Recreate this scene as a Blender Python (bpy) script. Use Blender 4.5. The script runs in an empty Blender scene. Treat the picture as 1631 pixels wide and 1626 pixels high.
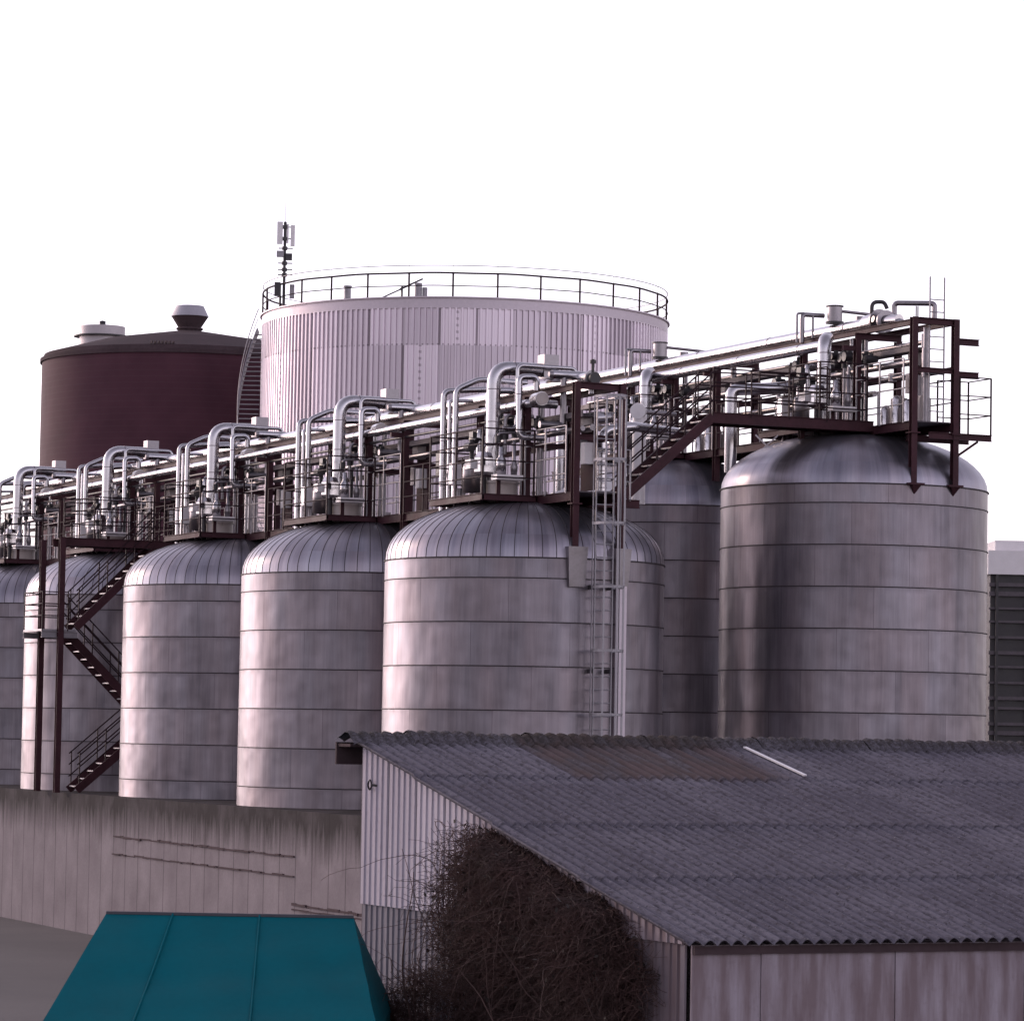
import bpy, math, random
from mathutils import Vector, Matrix, noise
R = math.radians
rnd = random.Random(7)
sc = bpy.context.scene
COL = sc.collection

# ------------------------------------------------------------------ frame of the place
# X runs across the two rows of tanks, Y along the rows (away from the camera), Z is up.
# Eye level of the photographer is z = 0, the yard lies at GZ.
GZ = -6.0
CS, SN = 0.9149, 0.4037
CAM = Vector((-34.12, -76.54, 0.0))
def view_pt(x, d, z=0.0):
    "a point x metres right of the line of sight and d metres along it"
    return Vector((CAM.x + x*CS + d*SN, CAM.y - x*SN + d*CS, z))

# ------------------------------------------------------------------ materials
class NT:
    def __init__(s, name):
        s.m = bpy.data.materials.new(name); s.m.use_nodes = True
        s.t = s.m.node_tree; s.n = s.t.nodes; s.l = s.t.links
        s.b = s.n['Principled BSDF']
    def new(s, typ, **kw):
        nd = s.n.new(typ)
        for k, v in kw.items(): setattr(nd, k, v)
        return nd
    def put(s, sock, v):
        if isinstance(v, bpy.types.NodeSocket): s.l.new(v, sock)
        elif v is not None: sock.default_value = v
    def math(s, op, a, b=None, c=None, clamp=False):
        nd = s.new('ShaderNodeMath', operation=op); nd.use_clamp = clamp
        s.put(nd.inputs[0], a)
        if b is not None: s.put(nd.inputs[1], b)
        if c is not None: s.put(nd.inputs[2], c)
        return nd.outputs[0]
    def coord(s, kind='Object'):
        return s.new('ShaderNodeTexCoord').outputs[kind]
    def sep(s, v):
        nd = s.new('ShaderNodeSeparateXYZ'); s.put(nd.inputs[0], v); return nd.outputs
    def comb(s, x, y, z):
        nd = s.new('ShaderNodeCombineXYZ')
        for i, v in enumerate((x, y, z)): s.put(nd.inputs[i], v)
        return nd.outputs[0]
    def noise(s, vec, scale, detail=3.0, rough=0.55, dist=0.0):
        nd = s.new('ShaderNodeTexNoise'); s.put(nd.inputs['Vector'], vec)
        nd.inputs['Scale'].default_value = scale; nd.inputs['Detail'].default_value = detail
        nd.inputs['Roughness'].default_value = rough; nd.inputs['Distortion'].default_value = dist
        return nd.outputs[0]
    def white(s, vec):
        nd = s.new('ShaderNodeTexWhiteNoise', noise_dimensions='3D'); s.put(nd.inputs['Vector'], vec); return nd.outputs[0]
    def mapping(s, vec, sc_=(1, 1, 1), rot=(0, 0, 0)):
        nd = s.new('ShaderNodeMapping'); s.put(nd.inputs['Vector'], vec)
        nd.inputs['Scale'].default_value = sc_; nd.inputs['Rotation'].default_value = rot
        return nd.outputs[0]
    def ramp(s, f, stops):
        nd = s.new('ShaderNodeValToRGB'); s.put(nd.inputs[0], f)
        e = nd.color_ramp.elements
        while len(e) < len(stops): e.new(0.5)
        for i, (p, c) in enumerate(stops):
            e[i].position = p
            e[i].color = (c, c, c, 1) if isinstance(c, (int, float)) else (*c, 1)
        return nd.outputs[0]
    def mix(s, f, a, b, mode='MIX'):
        nd = s.new('ShaderNodeMix', data_type='RGBA', blend_type=mode)
        s.put(nd.inputs[0], f)
        for k, v in ((6, a), (7, b)):
            if isinstance(v, tuple): v = (*v, 1) if len(v) == 3 else v
            s.put(nd.inputs[k], v)
        return nd.outputs[2]
    def maprange(s, v, a, b, c=0.0, d=1.0):
        nd = s.new('ShaderNodeMapRange'); s.put(nd.inputs[0], v)
        for i, x in enumerate((a, b, c, d)): nd.inputs[i+1].default_value = x
        return nd.outputs[0]
    def bump(s, h, strength=0.3, dist=0.02, nrm=None):
        nd = s.new('ShaderNodeBump'); s.put(nd.inputs['Height'], h)
        nd.inputs['Strength'].default_value = strength; nd.inputs['Distance'].default_value = dist
        if nrm is not None: s.put(nd.inputs['Normal'], nrm)
        return nd.outputs[0]
    def objrand(s): return s.new('ShaderNodeObjectInfo').outputs['Random']
    def out(s, color=None, metallic=None, rough=None, normal=None, spec=None):
        b = s.b
        if isinstance(color, tuple): color = (*color, 1)
        s.put(b.inputs['Base Color'], color); s.put(b.inputs['Metallic'], metallic)
        s.put(b.inputs['Roughness'], rough)
        if normal is not None: s.put(b.inputs['Normal'], normal)
        if spec is not None: b.inputs['Specular IOR Level'].default_value = spec
        return s.m

def simple(name, col, rough=0.5, metal=0.0, var=0.25, scale=3.0, bump=0.0, vscale=(1, 1, 1), rvar=0.15, spec=0.5):
    t = NT(name)
    v = t.mapping(t.coord(), vscale)
    n = t.noise(v, scale, 5.0)
    n2 = t.noise(v, scale*9, 3.0)
    f = t.math('ADD', t.math('MULTIPLY', n, 0.7), t.math('MULTIPLY', n2, 0.3))
    lo = tuple(c*(1-var) for c in col); hi = tuple(min(1, c*(1+var)) for c in col)
    c = t.mix(t.maprange(f, 0.3, 0.7), lo, hi)
    r = t.maprange(n, 0.3, 0.7, rough-rvar*0.5, rough+rvar*0.5)
    nrm = t.bump(f, bump, 0.02) if bump else None
    return t.out(c, metal, r, nrm, spec)

M = {}
def tank_metal(name, lo, hi, rough, course=1.0, first=0.47, rad=3.29, pw=2.3, seam=True, dent=0.35, metal=0.78):
    t = NT(name)
    P = t.coord(); x, y, z = t.sep(P)
    rndo = t.objrand()
    arc = t.math('MULTIPLY', t.math('ARCTAN2', y, x), rad)
    tt = t.math('SUBTRACT', t.math('MULTIPLY', z, -1.0), first)
    tt = t.math('DIVIDE', tt, course)
    rid = t.math('FLOOR', tt); fr = t.math('FRACT', tt)
    off = t.math('MULTIPLY', rid, 0.381)
    pa = t.math('ADD', t.math('DIVIDE', arc, pw), off)
    pid = t.math('FLOOR', pa); pf = t.math('FRACT', pa)
    w = t.white(t.comb(pid, rid, t.math('MULTIPLY', rndo, 37.0)))
    streakv = t.comb(t.math('MULTIPLY', arc, 2.2), t.math('MULTIPLY', rndo, 50.0), t.math('MULTIPLY', z, 0.16))
    st = t.noise(streakv, 1.3, 6.0, 0.62)
    fine = t.noise(t.comb(t.math('MULTIPLY', arc, 14.0), rndo, t.math('MULTIPLY', z, 0.5)), 1.5, 3.0, 0.6)
    blot = t.noise(P, 0.55, 4.0)
    f = t.math('ADD', t.math('MULTIPLY', st, 0.75), t.math('MULTIPLY', w, 0.14))
    f = t.math('ADD', f, t.math('MULTIPLY', fine, 0.18))
    f = t.math('ADD', f, t.math('MULTIPLY', t.math('SUBTRACT', blot, 0.5), 0.35))
    f = t.maprange(f, 0.34, 0.76)
    c = t.mix(f, lo, hi)
    # faint change of hue from sheet to sheet
    hue = t.noise(t.comb(t.math('MULTIPLY', arc, 1.1), t.math('ADD', rid, t.math('MULTIPLY', rndo, 9.0)), 0.0), 0.9, 2.0)
    c = t.mix(t.maprange(hue, 0.35, 0.65), c, t.mix(0.75, c, (0.97, 0.87, 0.83), 'MULTIPLY'))
    rough_v = t.math('ADD', t.math('MULTIPLY', st, 0.22), rough - 0.11)
    if seam:
        line = t.math('ADD', t.math('LESS_THAN', fr, 0.016), t.math('GREATER_THAN', fr, 0.988))
        vl = t.math('MULTIPLY', t.math('LESS_THAN', pf, 0.0045), 0.55)
        gr = t.math('MULTIPLY', t.maprange(fr, 0.0, 0.16, 1.0, 0.0), t.maprange(st, 0.45, 0.75))
        gr2 = t.math('MULTIPLY', t.maprange(fr, 0.93, 1.0, 0.0, 1.0), t.maprange(fine, 0.45, 0.8))
        dirt = t.math('ADD', t.math('MULTIPLY', gr, 0.5), t.math('MULTIPLY', gr2, 0.35))
        k = t.math('MAXIMUM', t.math('MULTIPLY', line, 0.85), t.math('MAXIMUM', vl, dirt), clamp=True)
        c = t.mix(k, c, (0.055, 0.042, 0.05))
        rough_v = t.math('ADD', rough_v, t.math('MULTIPLY', k, 0.25))
    # shallow dents and buckles in the thin sheet
    d1 = t.noise(t.mapping(P, (1, 1, 0.8)), 0.8, 2.0)
    d2 = t.noise(t.comb(t.math('MULTIPLY', arc, 1.0), rid, t.math('MULTIPLY', z, 0.35)), 1.1, 1.0)
    h = t.math('ADD', d1, d2)
    nrm = t.bump(h, dent, 0.05)
    t.out(c, metal, rough_v, nrm, 0.2)
    return t.m

M['shell'] = tank_metal('weathered_aluminium', (0.125, 0.117, 0.138), (0.30, 0.278, 0.312), 0.37, dent=1.0)
M['dome'] = tank_metal('weathered_dome_aluminium', (0.19, 0.185, 0.225), (0.39, 0.375, 0.425), 0.34, pw=0.34, seam=False, dent=0.3, metal=0.9)
M['seam'] = simple('seam_grime', (0.03, 0.022, 0.026), 0.7, 0.2)
M['pipe'] = simple('pipe_cladding', (0.46, 0.44, 0.46), 0.24, 1.0, 0.14, 2.0)
M['pipe_dull'] = simple('dull_pipe_cladding', (0.26, 0.24, 0.255), 0.38, 1.0, 0.22, 2.0)
M['band'] = simple('cladding_band', (0.22, 0.19, 0.21), 0.45, 1.0, 0.2, 5.0)
M['brown'] = simple('oxide_red_steel_paint', (0.052, 0.021, 0.027), 0.55, 0.0, 0.4, 1.5, spec=0.12)
M['rail'] = simple('dark_rail_paint', (0.026, 0.013, 0.017), 0.6, 0.0, 0.3, 3.0, spec=0.12)
M['galv'] = simple('galvanised_steel', (0.28, 0.265, 0.285), 0.5, 0.7, 0.22, 4.0)
M['grate'] = simple('grating', (0.10, 0.085, 0.095), 0.6, 0.5, 0.3, 8.0)
M['dark'] = simple('dark_fittings', (0.022, 0.018, 0.022), 0.45, 0.0, 0.35, 4.0)
M['white'] = simple('pale_enamel', (0.70, 0.66, 0.67), 0.35, 0.0, 0.08, 3.0)
M['cream'] = simple('cream_cabinet_enamel', (0.46, 0.40, 0.38), 0.4, 0.0, 0.12, 3.0)
M['steel'] = simple('bright_steel', (0.6, 0.57, 0.59), 0.2, 1.0, 0.2, 3.0)
M['teal'] = simple('teal_tarpaulin', (0.0, 0.094, 0.120), 0.7, 0.0, 0.12, 1.2, 0.25, spec=0.08)
M['tube'] = simple('tent_tube', (0.05, 0.05, 0.06), 0.5, 0.5)

def big_cladding():
    t = NT('profiled_wall_cladding'); P = t.coord(); x, y, z = t.sep(P)
    arc = t.math('MULTIPLY', t.math('ARCTAN2', y, x), 9.7)
    pa = t.math('DIVIDE', arc, 60.946/36); pid = t.math('FLOOR', pa); pf = t.math('FRACT', pa)
    tier = t.math('FLOOR', t.math('DIVIDE', t.math('ADD', z, 6.6), 6.0))
    w = t.white(t.comb(pid, tier, 3.0))
    st = t.noise(t.comb(t.math('MULTIPLY', arc, 1.6), 0.0, t.math('MULTIPLY', z, 0.10)), 1.4, 5.0)
    f = t.math('ADD', t.math('MULTIPLY', st, 0.75), t.math('MULTIPLY', w, 0.3))
    c = t.mix(t.maprange(f, 0.3, 0.75), (0.42, 0.365, 0.41), (0.74, 0.655, 0.72))
    ln = t.math('MULTIPLY', t.math('LESS_THAN', pf, 0.05), t.maprange(w, 0.25, 0.8, 0.25, 0.85))
    zf = t.math('FRACT', t.math('DIVIDE', t.math('ADD', z, 6.6), 6.0))
    scr = t.math('MULTIPLY', t.math('LESS_THAN', zf, 0.012), t.math('LESS_THAN', t.math('FRACT', t.math('MULTIPLY', arc, 4.17)), 0.3))
    k = t.math('MAXIMUM', ln, t.math('MULTIPLY', scr, 0.6))
    # rows of screw heads running down some sheet joints
    col = t.math('MULTIPLY', t.math('GREATER_THAN', w, 0.86), t.math('LESS_THAN', t.math('ABSOLUTE', t.math('SUBTRACT', pf, 0.5)), 0.035))
    dots = t.math('MULTIPLY', col, t.math('LESS_THAN', t.math('FRACT', t.math('MULTIPLY', z, 3.3)), 0.4))
    k = t.math('MAXIMUM', k, t.math('MULTIPLY', dots, 0.45))
    c = t.mix(k, c, (0.11, 0.085, 0.10))
    t.out(c, 0.75, t.maprange(st, 0.3, 0.7, 0.34, 0.5))
    return t.m
M['clad'] = big_cladding()
M['rim'] = simple('rim_sheet', (0.50, 0.44, 0.48), 0.5, 0.6, 0.15, 1.0)

def maroon():
    t = NT('maroon_tank_paint'); P = t.coord(); x, y, z = t.sep(P)
    arc = t.math('MULTIPLY', t.math('ARCTAN2', y, x), 7.6)
    n = t.noise(t.comb(t.math('MULTIPLY', arc, 0.5), 0.0, t.math('MULTIPLY', z, 0.5)), 1.0, 5.0)
    ln = t.math('LESS_THAN', t.math('FRACT', t.math('MULTIPLY', z, 3.2)), 0.12)
    c = t.mix(t.maprange(n, 0.3, 0.7), (0.062, 0.025, 0.036), (0.088, 0.036, 0.050))
    c = t.mix(t.math('MULTIPLY', ln, 0.25), c, (0.10, 0.055, 0.066))
    t.out(c, 0.0, 0.7, None, 0.12)
    return t.m
M['maroon'] = maroon()
M['darkroof'] = simple('felt_roof', (0.065, 0.045, 0.050), 0.85, 0.0, 0.3, 0.8, spec=0.1)
M['ventmetal'] = simple('vent_sheet', (0.36, 0.34, 0.38), 0.5, 0.4, 0.12, 1.0)
M['paletank'] = simple('far_tank_sheet', (0.40, 0.36, 0.38), 0.5, 0.4, 0.12, 0.6)

def concrete():
    t = NT('stained_concrete'); P = t.coord('Object'); x, y, z = t.sep(P)
    n = t.noise(P, 0.8, 6.0); fine = t.noise(P, 14.0, 4.0)
    st = t.noise(t.comb(t.math('MULTIPLY', y, 2.6), t.math('MULTIPLY', x, 2.6), t.math('MULTIPLY', z, 0.25)), 1.6, 6.0, 0.65)
    c = t.mix(t.maprange(n, 0.3, 0.7), (0.17, 0.148, 0.162), (0.245, 0.218, 0.234))
    c = t.mix(t.maprange(fine, 0.3, 0.75), c, t.mix(0.5, c, (0.7, 0.66, 0.66), 'MULTIPLY'))
    # board joints of the formwork
    pf = t.math('FRACT', t.math('DIVIDE', t.math('ADD', x, y), 1.13))
    ln = t.math('LESS_THAN', pf, 0.055)
    c = t.mix(t.math('MULTIPLY', ln, 0.55), c, (0.05, 0.04, 0.045))
    # black run-off staining below the top edge
    edge = t.math('ADD', z, t.math('MULTIPLY', st, 1.9))
    k = t.math('MULTIPLY', t.maprange(edge, -0.25, 0.62), t.maprange(n, 0.25, 0.55, 0.6, 1.0))
    c = t.mix(t.math('MULTIPLY', k, 0.93), c, (0.018, 0.015, 0.016))
    lo_st = t.math('MULTIPLY', t.maprange(st, 0.58, 0.75), 0.4)
    c = t.mix(lo_st, c, (0.11, 0.085, 0.09))
    t.out(c, 0.0, 0.85, t.bump(t.math('ADD', fine, t.math('MULTIPLY', ln, -1.0)), 0.3, 0.02), 0.1)
    return t.m
M['concrete'] = concrete()

def fibre_cement():
    t = NT('fibre_cement_sheet'); P = t.coord(); x, y, z = t.sep(P); y = t.math('ABSOLUTE', y)
    n = t.noise(P, 0.7, 5.0); fine = t.noise(t.mapping(P, (1, 0.35, 1)), 22.0, 4.0); mid = t.noise(t.mapping(P, (1, 0.22, 1)), 4.0, 5.0)
    sid = t.math('FLOOR', t.math('DIVIDE', x, 1.06)); rid = t.math('FLOOR', t.math('DIVIDE', y, 2.38))
    w = t.white(t.comb(sid, rid, 1.0))
    f = t.math('ADD', t.math('MULTIPLY', n, 0.5), t.math('MULTIPLY', w, 0.28))
    f = t.math('ADD', f, t.math('MULTIPLY', mid, 0.22))
    c = t.mix(t.maprange(f, 0.35, 0.85), (0.105, 0.096, 0.120), (0.180, 0.167, 0.198))
    c = t.mix(t.math('MULTIPLY', t.maprange(fine, 0.47, 0.66), 0.75), c, (0.06, 0.053, 0.062))
    spot = t.noise(P, 17.0, 2.0)
    c = t.mix(t.math('MULTIPLY', t.maprange(spot, 0.66, 0.72), 0.85), c, (0.035, 0.03, 0.036))
    lich = t.noise(P, 30.0, 2.0)
    c = t.mix(t.math('MULTIPLY', t.maprange(lich, 0.64, 0.74), 0.6), c, (0.30, 0.28, 0.29))
    # moss: brown sheets in the top course, and a film along the ridge
    top = t.math('GREATER_THAN', t.math('ADD', w, t.maprange(y, 0.0, 2.0, 0.0, -2.0)), 10.0)
    band = t.math('MULTIPLY', t.maprange(x, 2.15, 2.3), t.maprange(x, 5.1, 5.6, 1.0, 0.0))
    band = t.math('MULTIPLY', band, t.maprange(y, 1.95, 2.15, 1.0, 0.0))
    far = t.math('MULTIPLY', t.maprange(x, 9.5, 12.0), t.maprange(y, 0.2, 1.6, 1.0, 0.0))
    moss = t.math('MULTIPLY', t.math('MAXIMUM', band, t.math('MULTIPLY', far, 0.7)), t.maprange(mid, 0.3, 0.55, 0.25, 0.9))
    c = t.mix(moss, c, t.mix(t.maprange(mid, 0.4, 0.65), (0.060, 0.047, 0.043), (0.10, 0.072, 0.072)))
    film = t.math('MULTIPLY', t.maprange(y, 0.1, 0.45, 1.0, 0.0), t.maprange(lich, 0.35, 0.55, 0.35, 1.0))
    c = t.mix(t.math('MULTIPLY', film, 0.8), c, (0.028, 0.024, 0.020))
    t.out(c, 0.0, 0.9, t.bump(t.math('ADD', fine, mid), 0.3, 0.008), 0.08)
    return t.m
M['fibre'] = fibre_cement()

def wall_sheet(name, lo, hi, stain):
    t = NT(name); P = t.coord(); x, y, z = t.sep(P); y = t.math('ABSOLUTE', y)
    n = t.noise(t.mapping(P, (1.6, 1.6, 0.35)), 1.6, 5.0)
    sid = t.math('FLOOR', t.math('DIVIDE', y, 0.885)); pf = t.math('FRACT', t.math('DIVIDE', y, 0.885))
    w = t.white(t.comb(sid, 2.0, 5.0))
    c = t.mix(t.maprange(t.math('ADD', n, t.math('MULTIPLY', w, 0.25)), 0.35, 0.85), lo, hi)
    c = t.mix(t.math('MULTIPLY', t.math('LESS_THAN', pf, 0.03), 0.75), c, (0.05, 0.04, 0.05))
    fine = t.noise(P, 12.0, 4.0)
    s2 = t.noise(t.mapping(P, (3, 3, 0.4)), 2.0, 6.0)
    k = t.math('MULTIPLY', t.maprange(y, 3.2, 4.4), t.maprange(s2, 0.3, 0.6, 0.3, 0.95))
    c = t.mix(t.math('MULTIPLY', k, stain), c, (0.12, 0.075, 0.075))
    c = t.mix(t.math('MULTIPLY', t.maprange(fine, 0.55, 0.75), 0.25), c, (0.14, 0.10, 0.11))
    t.out(c, 0.0, 0.75, t.bump(fine, 0.1, 0.01), 0.15)
    return t.m
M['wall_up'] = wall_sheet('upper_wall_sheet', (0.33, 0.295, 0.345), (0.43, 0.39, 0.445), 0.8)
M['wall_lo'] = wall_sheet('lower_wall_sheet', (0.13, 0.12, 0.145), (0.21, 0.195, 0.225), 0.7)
M['twig'] = simple('bare_twig_bark', (0.046, 0.021, 0.019), 0.85, 0.0, 0.5, 2.0)
M['stem'] = simple('woody_stem_bark', (0.07, 0.04, 0.037), 0.85, 0.0, 0.4, 4.0)
M['dryleaf'] = simple('dry_leaf', (0.018, 0.012, 0.010), 0.8, 0.0, 0.5, 3.0)

def ground_mat():
    t = NT('yard_ground'); P = t.coord('Object')
    n = t.noise(P, 0.15, 6.0); fine = t.noise(P, 9.0, 5.0)
    c = t.mix(t.maprange(n, 0.3, 0.7), (0.055, 0.048, 0.05), (0.11, 0.095, 0.095))
    c = t.mix(t.maprange(fine, 0.4, 0.7), c, (0.08, 0.07, 0.07))
    t.out(c, 0.0, 0.9, t.bump(fine, 0.4, 0.02)); return t.m
M['ground'] = ground_mat()

# ------------------------------------------------------------------ mesh builder
def basis(d):
    d = d.normalized()
    ref = Vector((0, 0, 1)) if abs(d.z) < 0.95 else Vector((1, 0, 0))
    s = ref.cross(d).normalized(); u = d.cross(s).normalized()
    return s, u
WORLD0 = {}
def origin(o): return WORLD0.get(o.name, Vector((0, 0, 0))) if o else Vector((0, 0, 0))
class MB:
    def __init__(s): s.v = []; s.f = []; s.sm = []
    def add(s, vs, fs, smooth=False):
        k = len(s.v); s.v += [tuple(p) for p in vs]
        for f in fs: s.f.append(tuple(i+k for i in f)); s.sm.append(smooth)
        return s
    def box(s, x0, x1, y0, y1, z0, z1):
        vs = [(x, y, z) for x in (x0, x1) for y in (y0, y1) for z in (z0, z1)]
        return s.add(vs, [(0, 1, 3, 2), (4, 6, 7, 5), (0, 4, 5, 1), (2, 3, 7, 6), (0, 2, 6, 4), (1, 5, 7, 3)])
    def beam(s, p, q, w, h, up=None):
        p, q = Vector(p), Vector(q); d = (q-p).normalized()
        if up is None: a, b = basis(d)
        else:
            b = Vector(up); b = (b - d*b.dot(d)).normalized(); a = b.cross(d)
        vs = []
        for e in (p, q):
            for i, j in ((-1, -1), (1, -1), (1, 1), (-1, 1)): vs.append(e + a*(i*w/2) + b*(j*h/2))
        return s.add(vs, [(3, 2, 1, 0), (4, 5, 6, 7), (0, 1, 5, 4), (1, 2, 6, 5), (2, 3, 7, 6), (3, 0, 4, 7)])
    def ibeam(s, p, q, w, h, up=None, t=0.014):
        p, q = Vector(p), Vector(q); d = (q-p).normalized()
        if up is None: a, b = basis(d)
        else:
            b = Vector(up); b = (b - d*b.dot(d)).normalized(); a = b.cross(d)
        for sgn in (-1, 1):
            o = b*(sgn*(h/2 - t/2)); s.beam(p+o, q+o, w, t, b)
        return s.beam(p, q, t, h-2*t, b)
    def tube(s, p, q, r, n=12, r2=None, caps=True):
        p, q = Vector(p), Vector(q); a, b = basis(q-p); r2 = r if r2 is None else r2
        vs = []
        for e, rr in ((p, r), (q, r2)):
            for i in range(n):
                t = 2*math.pi*i/n; vs.append(e + a*(rr*math.cos(t)) + b*(rr*math.sin(t)))
        s.add(vs, [(i, (i+1) % n, n+(i+1) % n, n+i) for i in range(n)], True)
        if caps:
            s.add(vs[:n], [tuple(range(n-1, -1, -1))]); s.add(vs[n:], [tuple(range(n))])
        return s
    def path(s, pts, r, bend=0.2, n=12, caps=True, seg=6):
        pts = [Vector(p) for p in pts]; c = [pts[0]]
        for i in range(1, len(pts)-1):
            p, a, b = pts[i], pts[i-1], pts[i+1]
            da, db = (a-p), (b-p); la, lb = da.length, db.length
            da.normalize(); db.normalize()
            k = min(bend, la*0.49, lb*0.49)
            if bend <= 0: c.append(p); continue
            for j in range(seg+1):
                t = j/seg
                # circular-ish blend
                q0 = p + da*(k*(1-t)); q1 = p + db*(k*t)
                c.append(q0.lerp(q1, t))
        c.append(pts[-1])
        return s.sweep(c, [r]*len(c), n, caps)
    def sweep(s, c, rad, n=6, caps=True):
        k = len(c); vs = []; a = None
        for i in range(k):
            d = (c[min(i+1, k-1)] - c[max(i-1, 0)])
            if d.length < 1e-9: d = Vector((0, 0, 1))
            d.normalize()
            if a is None: a, b = basis(d)
            else:
                a = (a - d*a.dot(d))
                if a.length < 1e-6: a, b = basis(d)
                a.normalize(); b = d.cross(a)
            for j in range(n):
                t = 2*math.pi*j/n; vs.append(c[i] + a*(rad[i]*math.cos(t)) + b*(rad[i]*math.sin(t)))
        fs = [(i*n+j, i*n+(j+1) % n, (i+1)*n+(j+1) % n, (i+1)*n+j) for i in range(k-1) for j in range(n)]
        s.add(vs, fs, True)
        if caps:
            s.add(vs[:n], [tuple(range(n-1, -1, -1))]); s.add(vs[-n:], [tuple(range(n))])
        return s
    def lathe(s, prof, c=(0, 0, 0), n=32, smooth=True, a0=0.0, a1=2*math.pi):
        cx, cy, cz = c; full = abs(a1-a0-2*math.pi) < 1e-6; m = n if full else n+1
        vs = []
        for r, z in prof:
            for i in range(m):
                t = a0+(a1-a0)*i/n; vs.append((cx+r*math.cos(t), cy+r*math.sin(t), cz+z))
        fs = []
        for k in range(len(prof)-1):
            for i in range(n):
                j = (i+1) % m
                fs.append((k*m+i, k*m+j, (k+1)*m+j, (k+1)*m+i))
        return s.add(vs, fs, smooth)
    def lathe_sharp(s, prof, c=(0, 0, 0), n=32):
        "each segment of the profile gets its own vertices, so the edges stay crisp"
        for k in range(len(prof)-1): s.lathe(prof[k:k+2], c, n)
        return s
    def drum(s, c, r, z0, z1, n=20):
        return s.lathe_sharp([(0.0005, z0), (r, z0), (r, z1), (0.0005, z1)], (c[0], c[1], 0), n)
    def ring(s, c, ri, ro, z0, z1, n=48):
        return s.lathe_sharp([(ri, z0), (ro, z0), (ro, z1), (ri, z1), (ri, z0)], (c[0], c[1], 0), n)
    def build(s, name, mat, parent=None, at=None, shift=None):
        "at = the object's own origin in the place (default: its parent's)"
        o0 = origin(parent); at = Vector(at) if at is not None else o0
        me = bpy.data.meshes.new(name)
        me.from_pydata([tuple(Vector(p)-at) for p in s.v], [], s.f)
        me.polygons.foreach_set('use_smooth', s.sm)
        me.materials.append(mat); me.validate(); me.update()
        o = bpy.data.objects.new(name, me); COL.objects.link(o)
        if parent: o.parent = parent
        o.location = at - o0
        WORLD0[o.name] = at.copy()
        return o
def tag(o, label=None, cat=None, group=None, kind=None):
    if label: o['label'] = label
    if cat: o['category'] = cat
    if group: o['group'] = group
    if kind: o['kind'] = kind
    return o
def thing(name, label, cat, at, group=None):
    o = bpy.data.objects.new(name, None); COL.objects.link(o)
    o.empty_display_size = 0.3
    o.location = at; WORLD0[o.name] = Vector(at)
    return tag(o, label, cat, group)
def copy_tree(o, off, label=None, parent=None):
    c = o.copy(); COL.objects.link(c)
    if parent: c.parent = parent
    else: c.location = o.location + Vector(off)
    WORLD0[c.name] = origin(o) + Vector(off)
    if label: c['label'] = label
    for ch in o.children: copy_tree(ch, off, None, c)
    return c

# ------------------------------------------------------------------ layout of the tank farm
TR = 3.29                       # tank radius
PITCH = 10.06                   # tank to tank along a row
SEAM = 3.95                     # height of the dome joint over eye level, low row
DOME = 1.45
BASE = -2.02                    # top of the concrete plinth
OFF = Vector((9.1, 0.47, 2.11)) # from a low tank to the tall tank beside it
PLAT = 5.5                      # walking level over the low row
def dome_z(rho): return SEAM + DOME*max(0.0, 1-(rho/TR)**2.2)**(1/2.2)

TD = ["the ladder tank", "the unladdered neighbour tank", "the dented tank", "the shaded stair tank", "the far-left tank"]
TH = ["the rightmost tall tank", "the hidden tall tank"]

# ---------------- ground and plinth
g = MB(); g.add([(-900, -900, GZ), (900, -900, GZ), (900, 900, GZ), (-900, 900, GZ)], [(0, 1, 2, 3)])
tag(g.build('ground', M['ground']), kind='structure')
pl = thing('tank_plinth', 'long pale concrete plinth with black run-off stains carrying the silver tanks', 'plinth', (-3.6, 20, BASE))
p = MB()
p.box(-3.6, 14.5, -5.2, 52.0, GZ, BASE)
p.build('wall', M['concrete'], pl)
def ledge(y0, y1, z, t=0.07):
    p = MB(); y = y0
    while y < y1:
        e = min(y1, y + rnd.uniform(0.15, 0.9)); dz = rnd.uniform(-0.012, 0.012)
        p.box(-3.6-rnd.uniform(0.02, 0.06), -3.598, y, e-0.01, z-t*rnd.uniform(0.15, 0.5)+dz, z+t*rnd.uniform(0.15, 0.5)+dz); y = e-0.02 if e < y1 else y1
    p.build('broken_ledge', M['darkroof'], pl)
ledge(5.4, 20.0, -3.13); ledge(5.4, 20.0, -3.62, 0.05); ledge(-1.5, 5.5, -4.3, 0.08); ledge(-1.5, 5.5, -4.42, 0.04)

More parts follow.
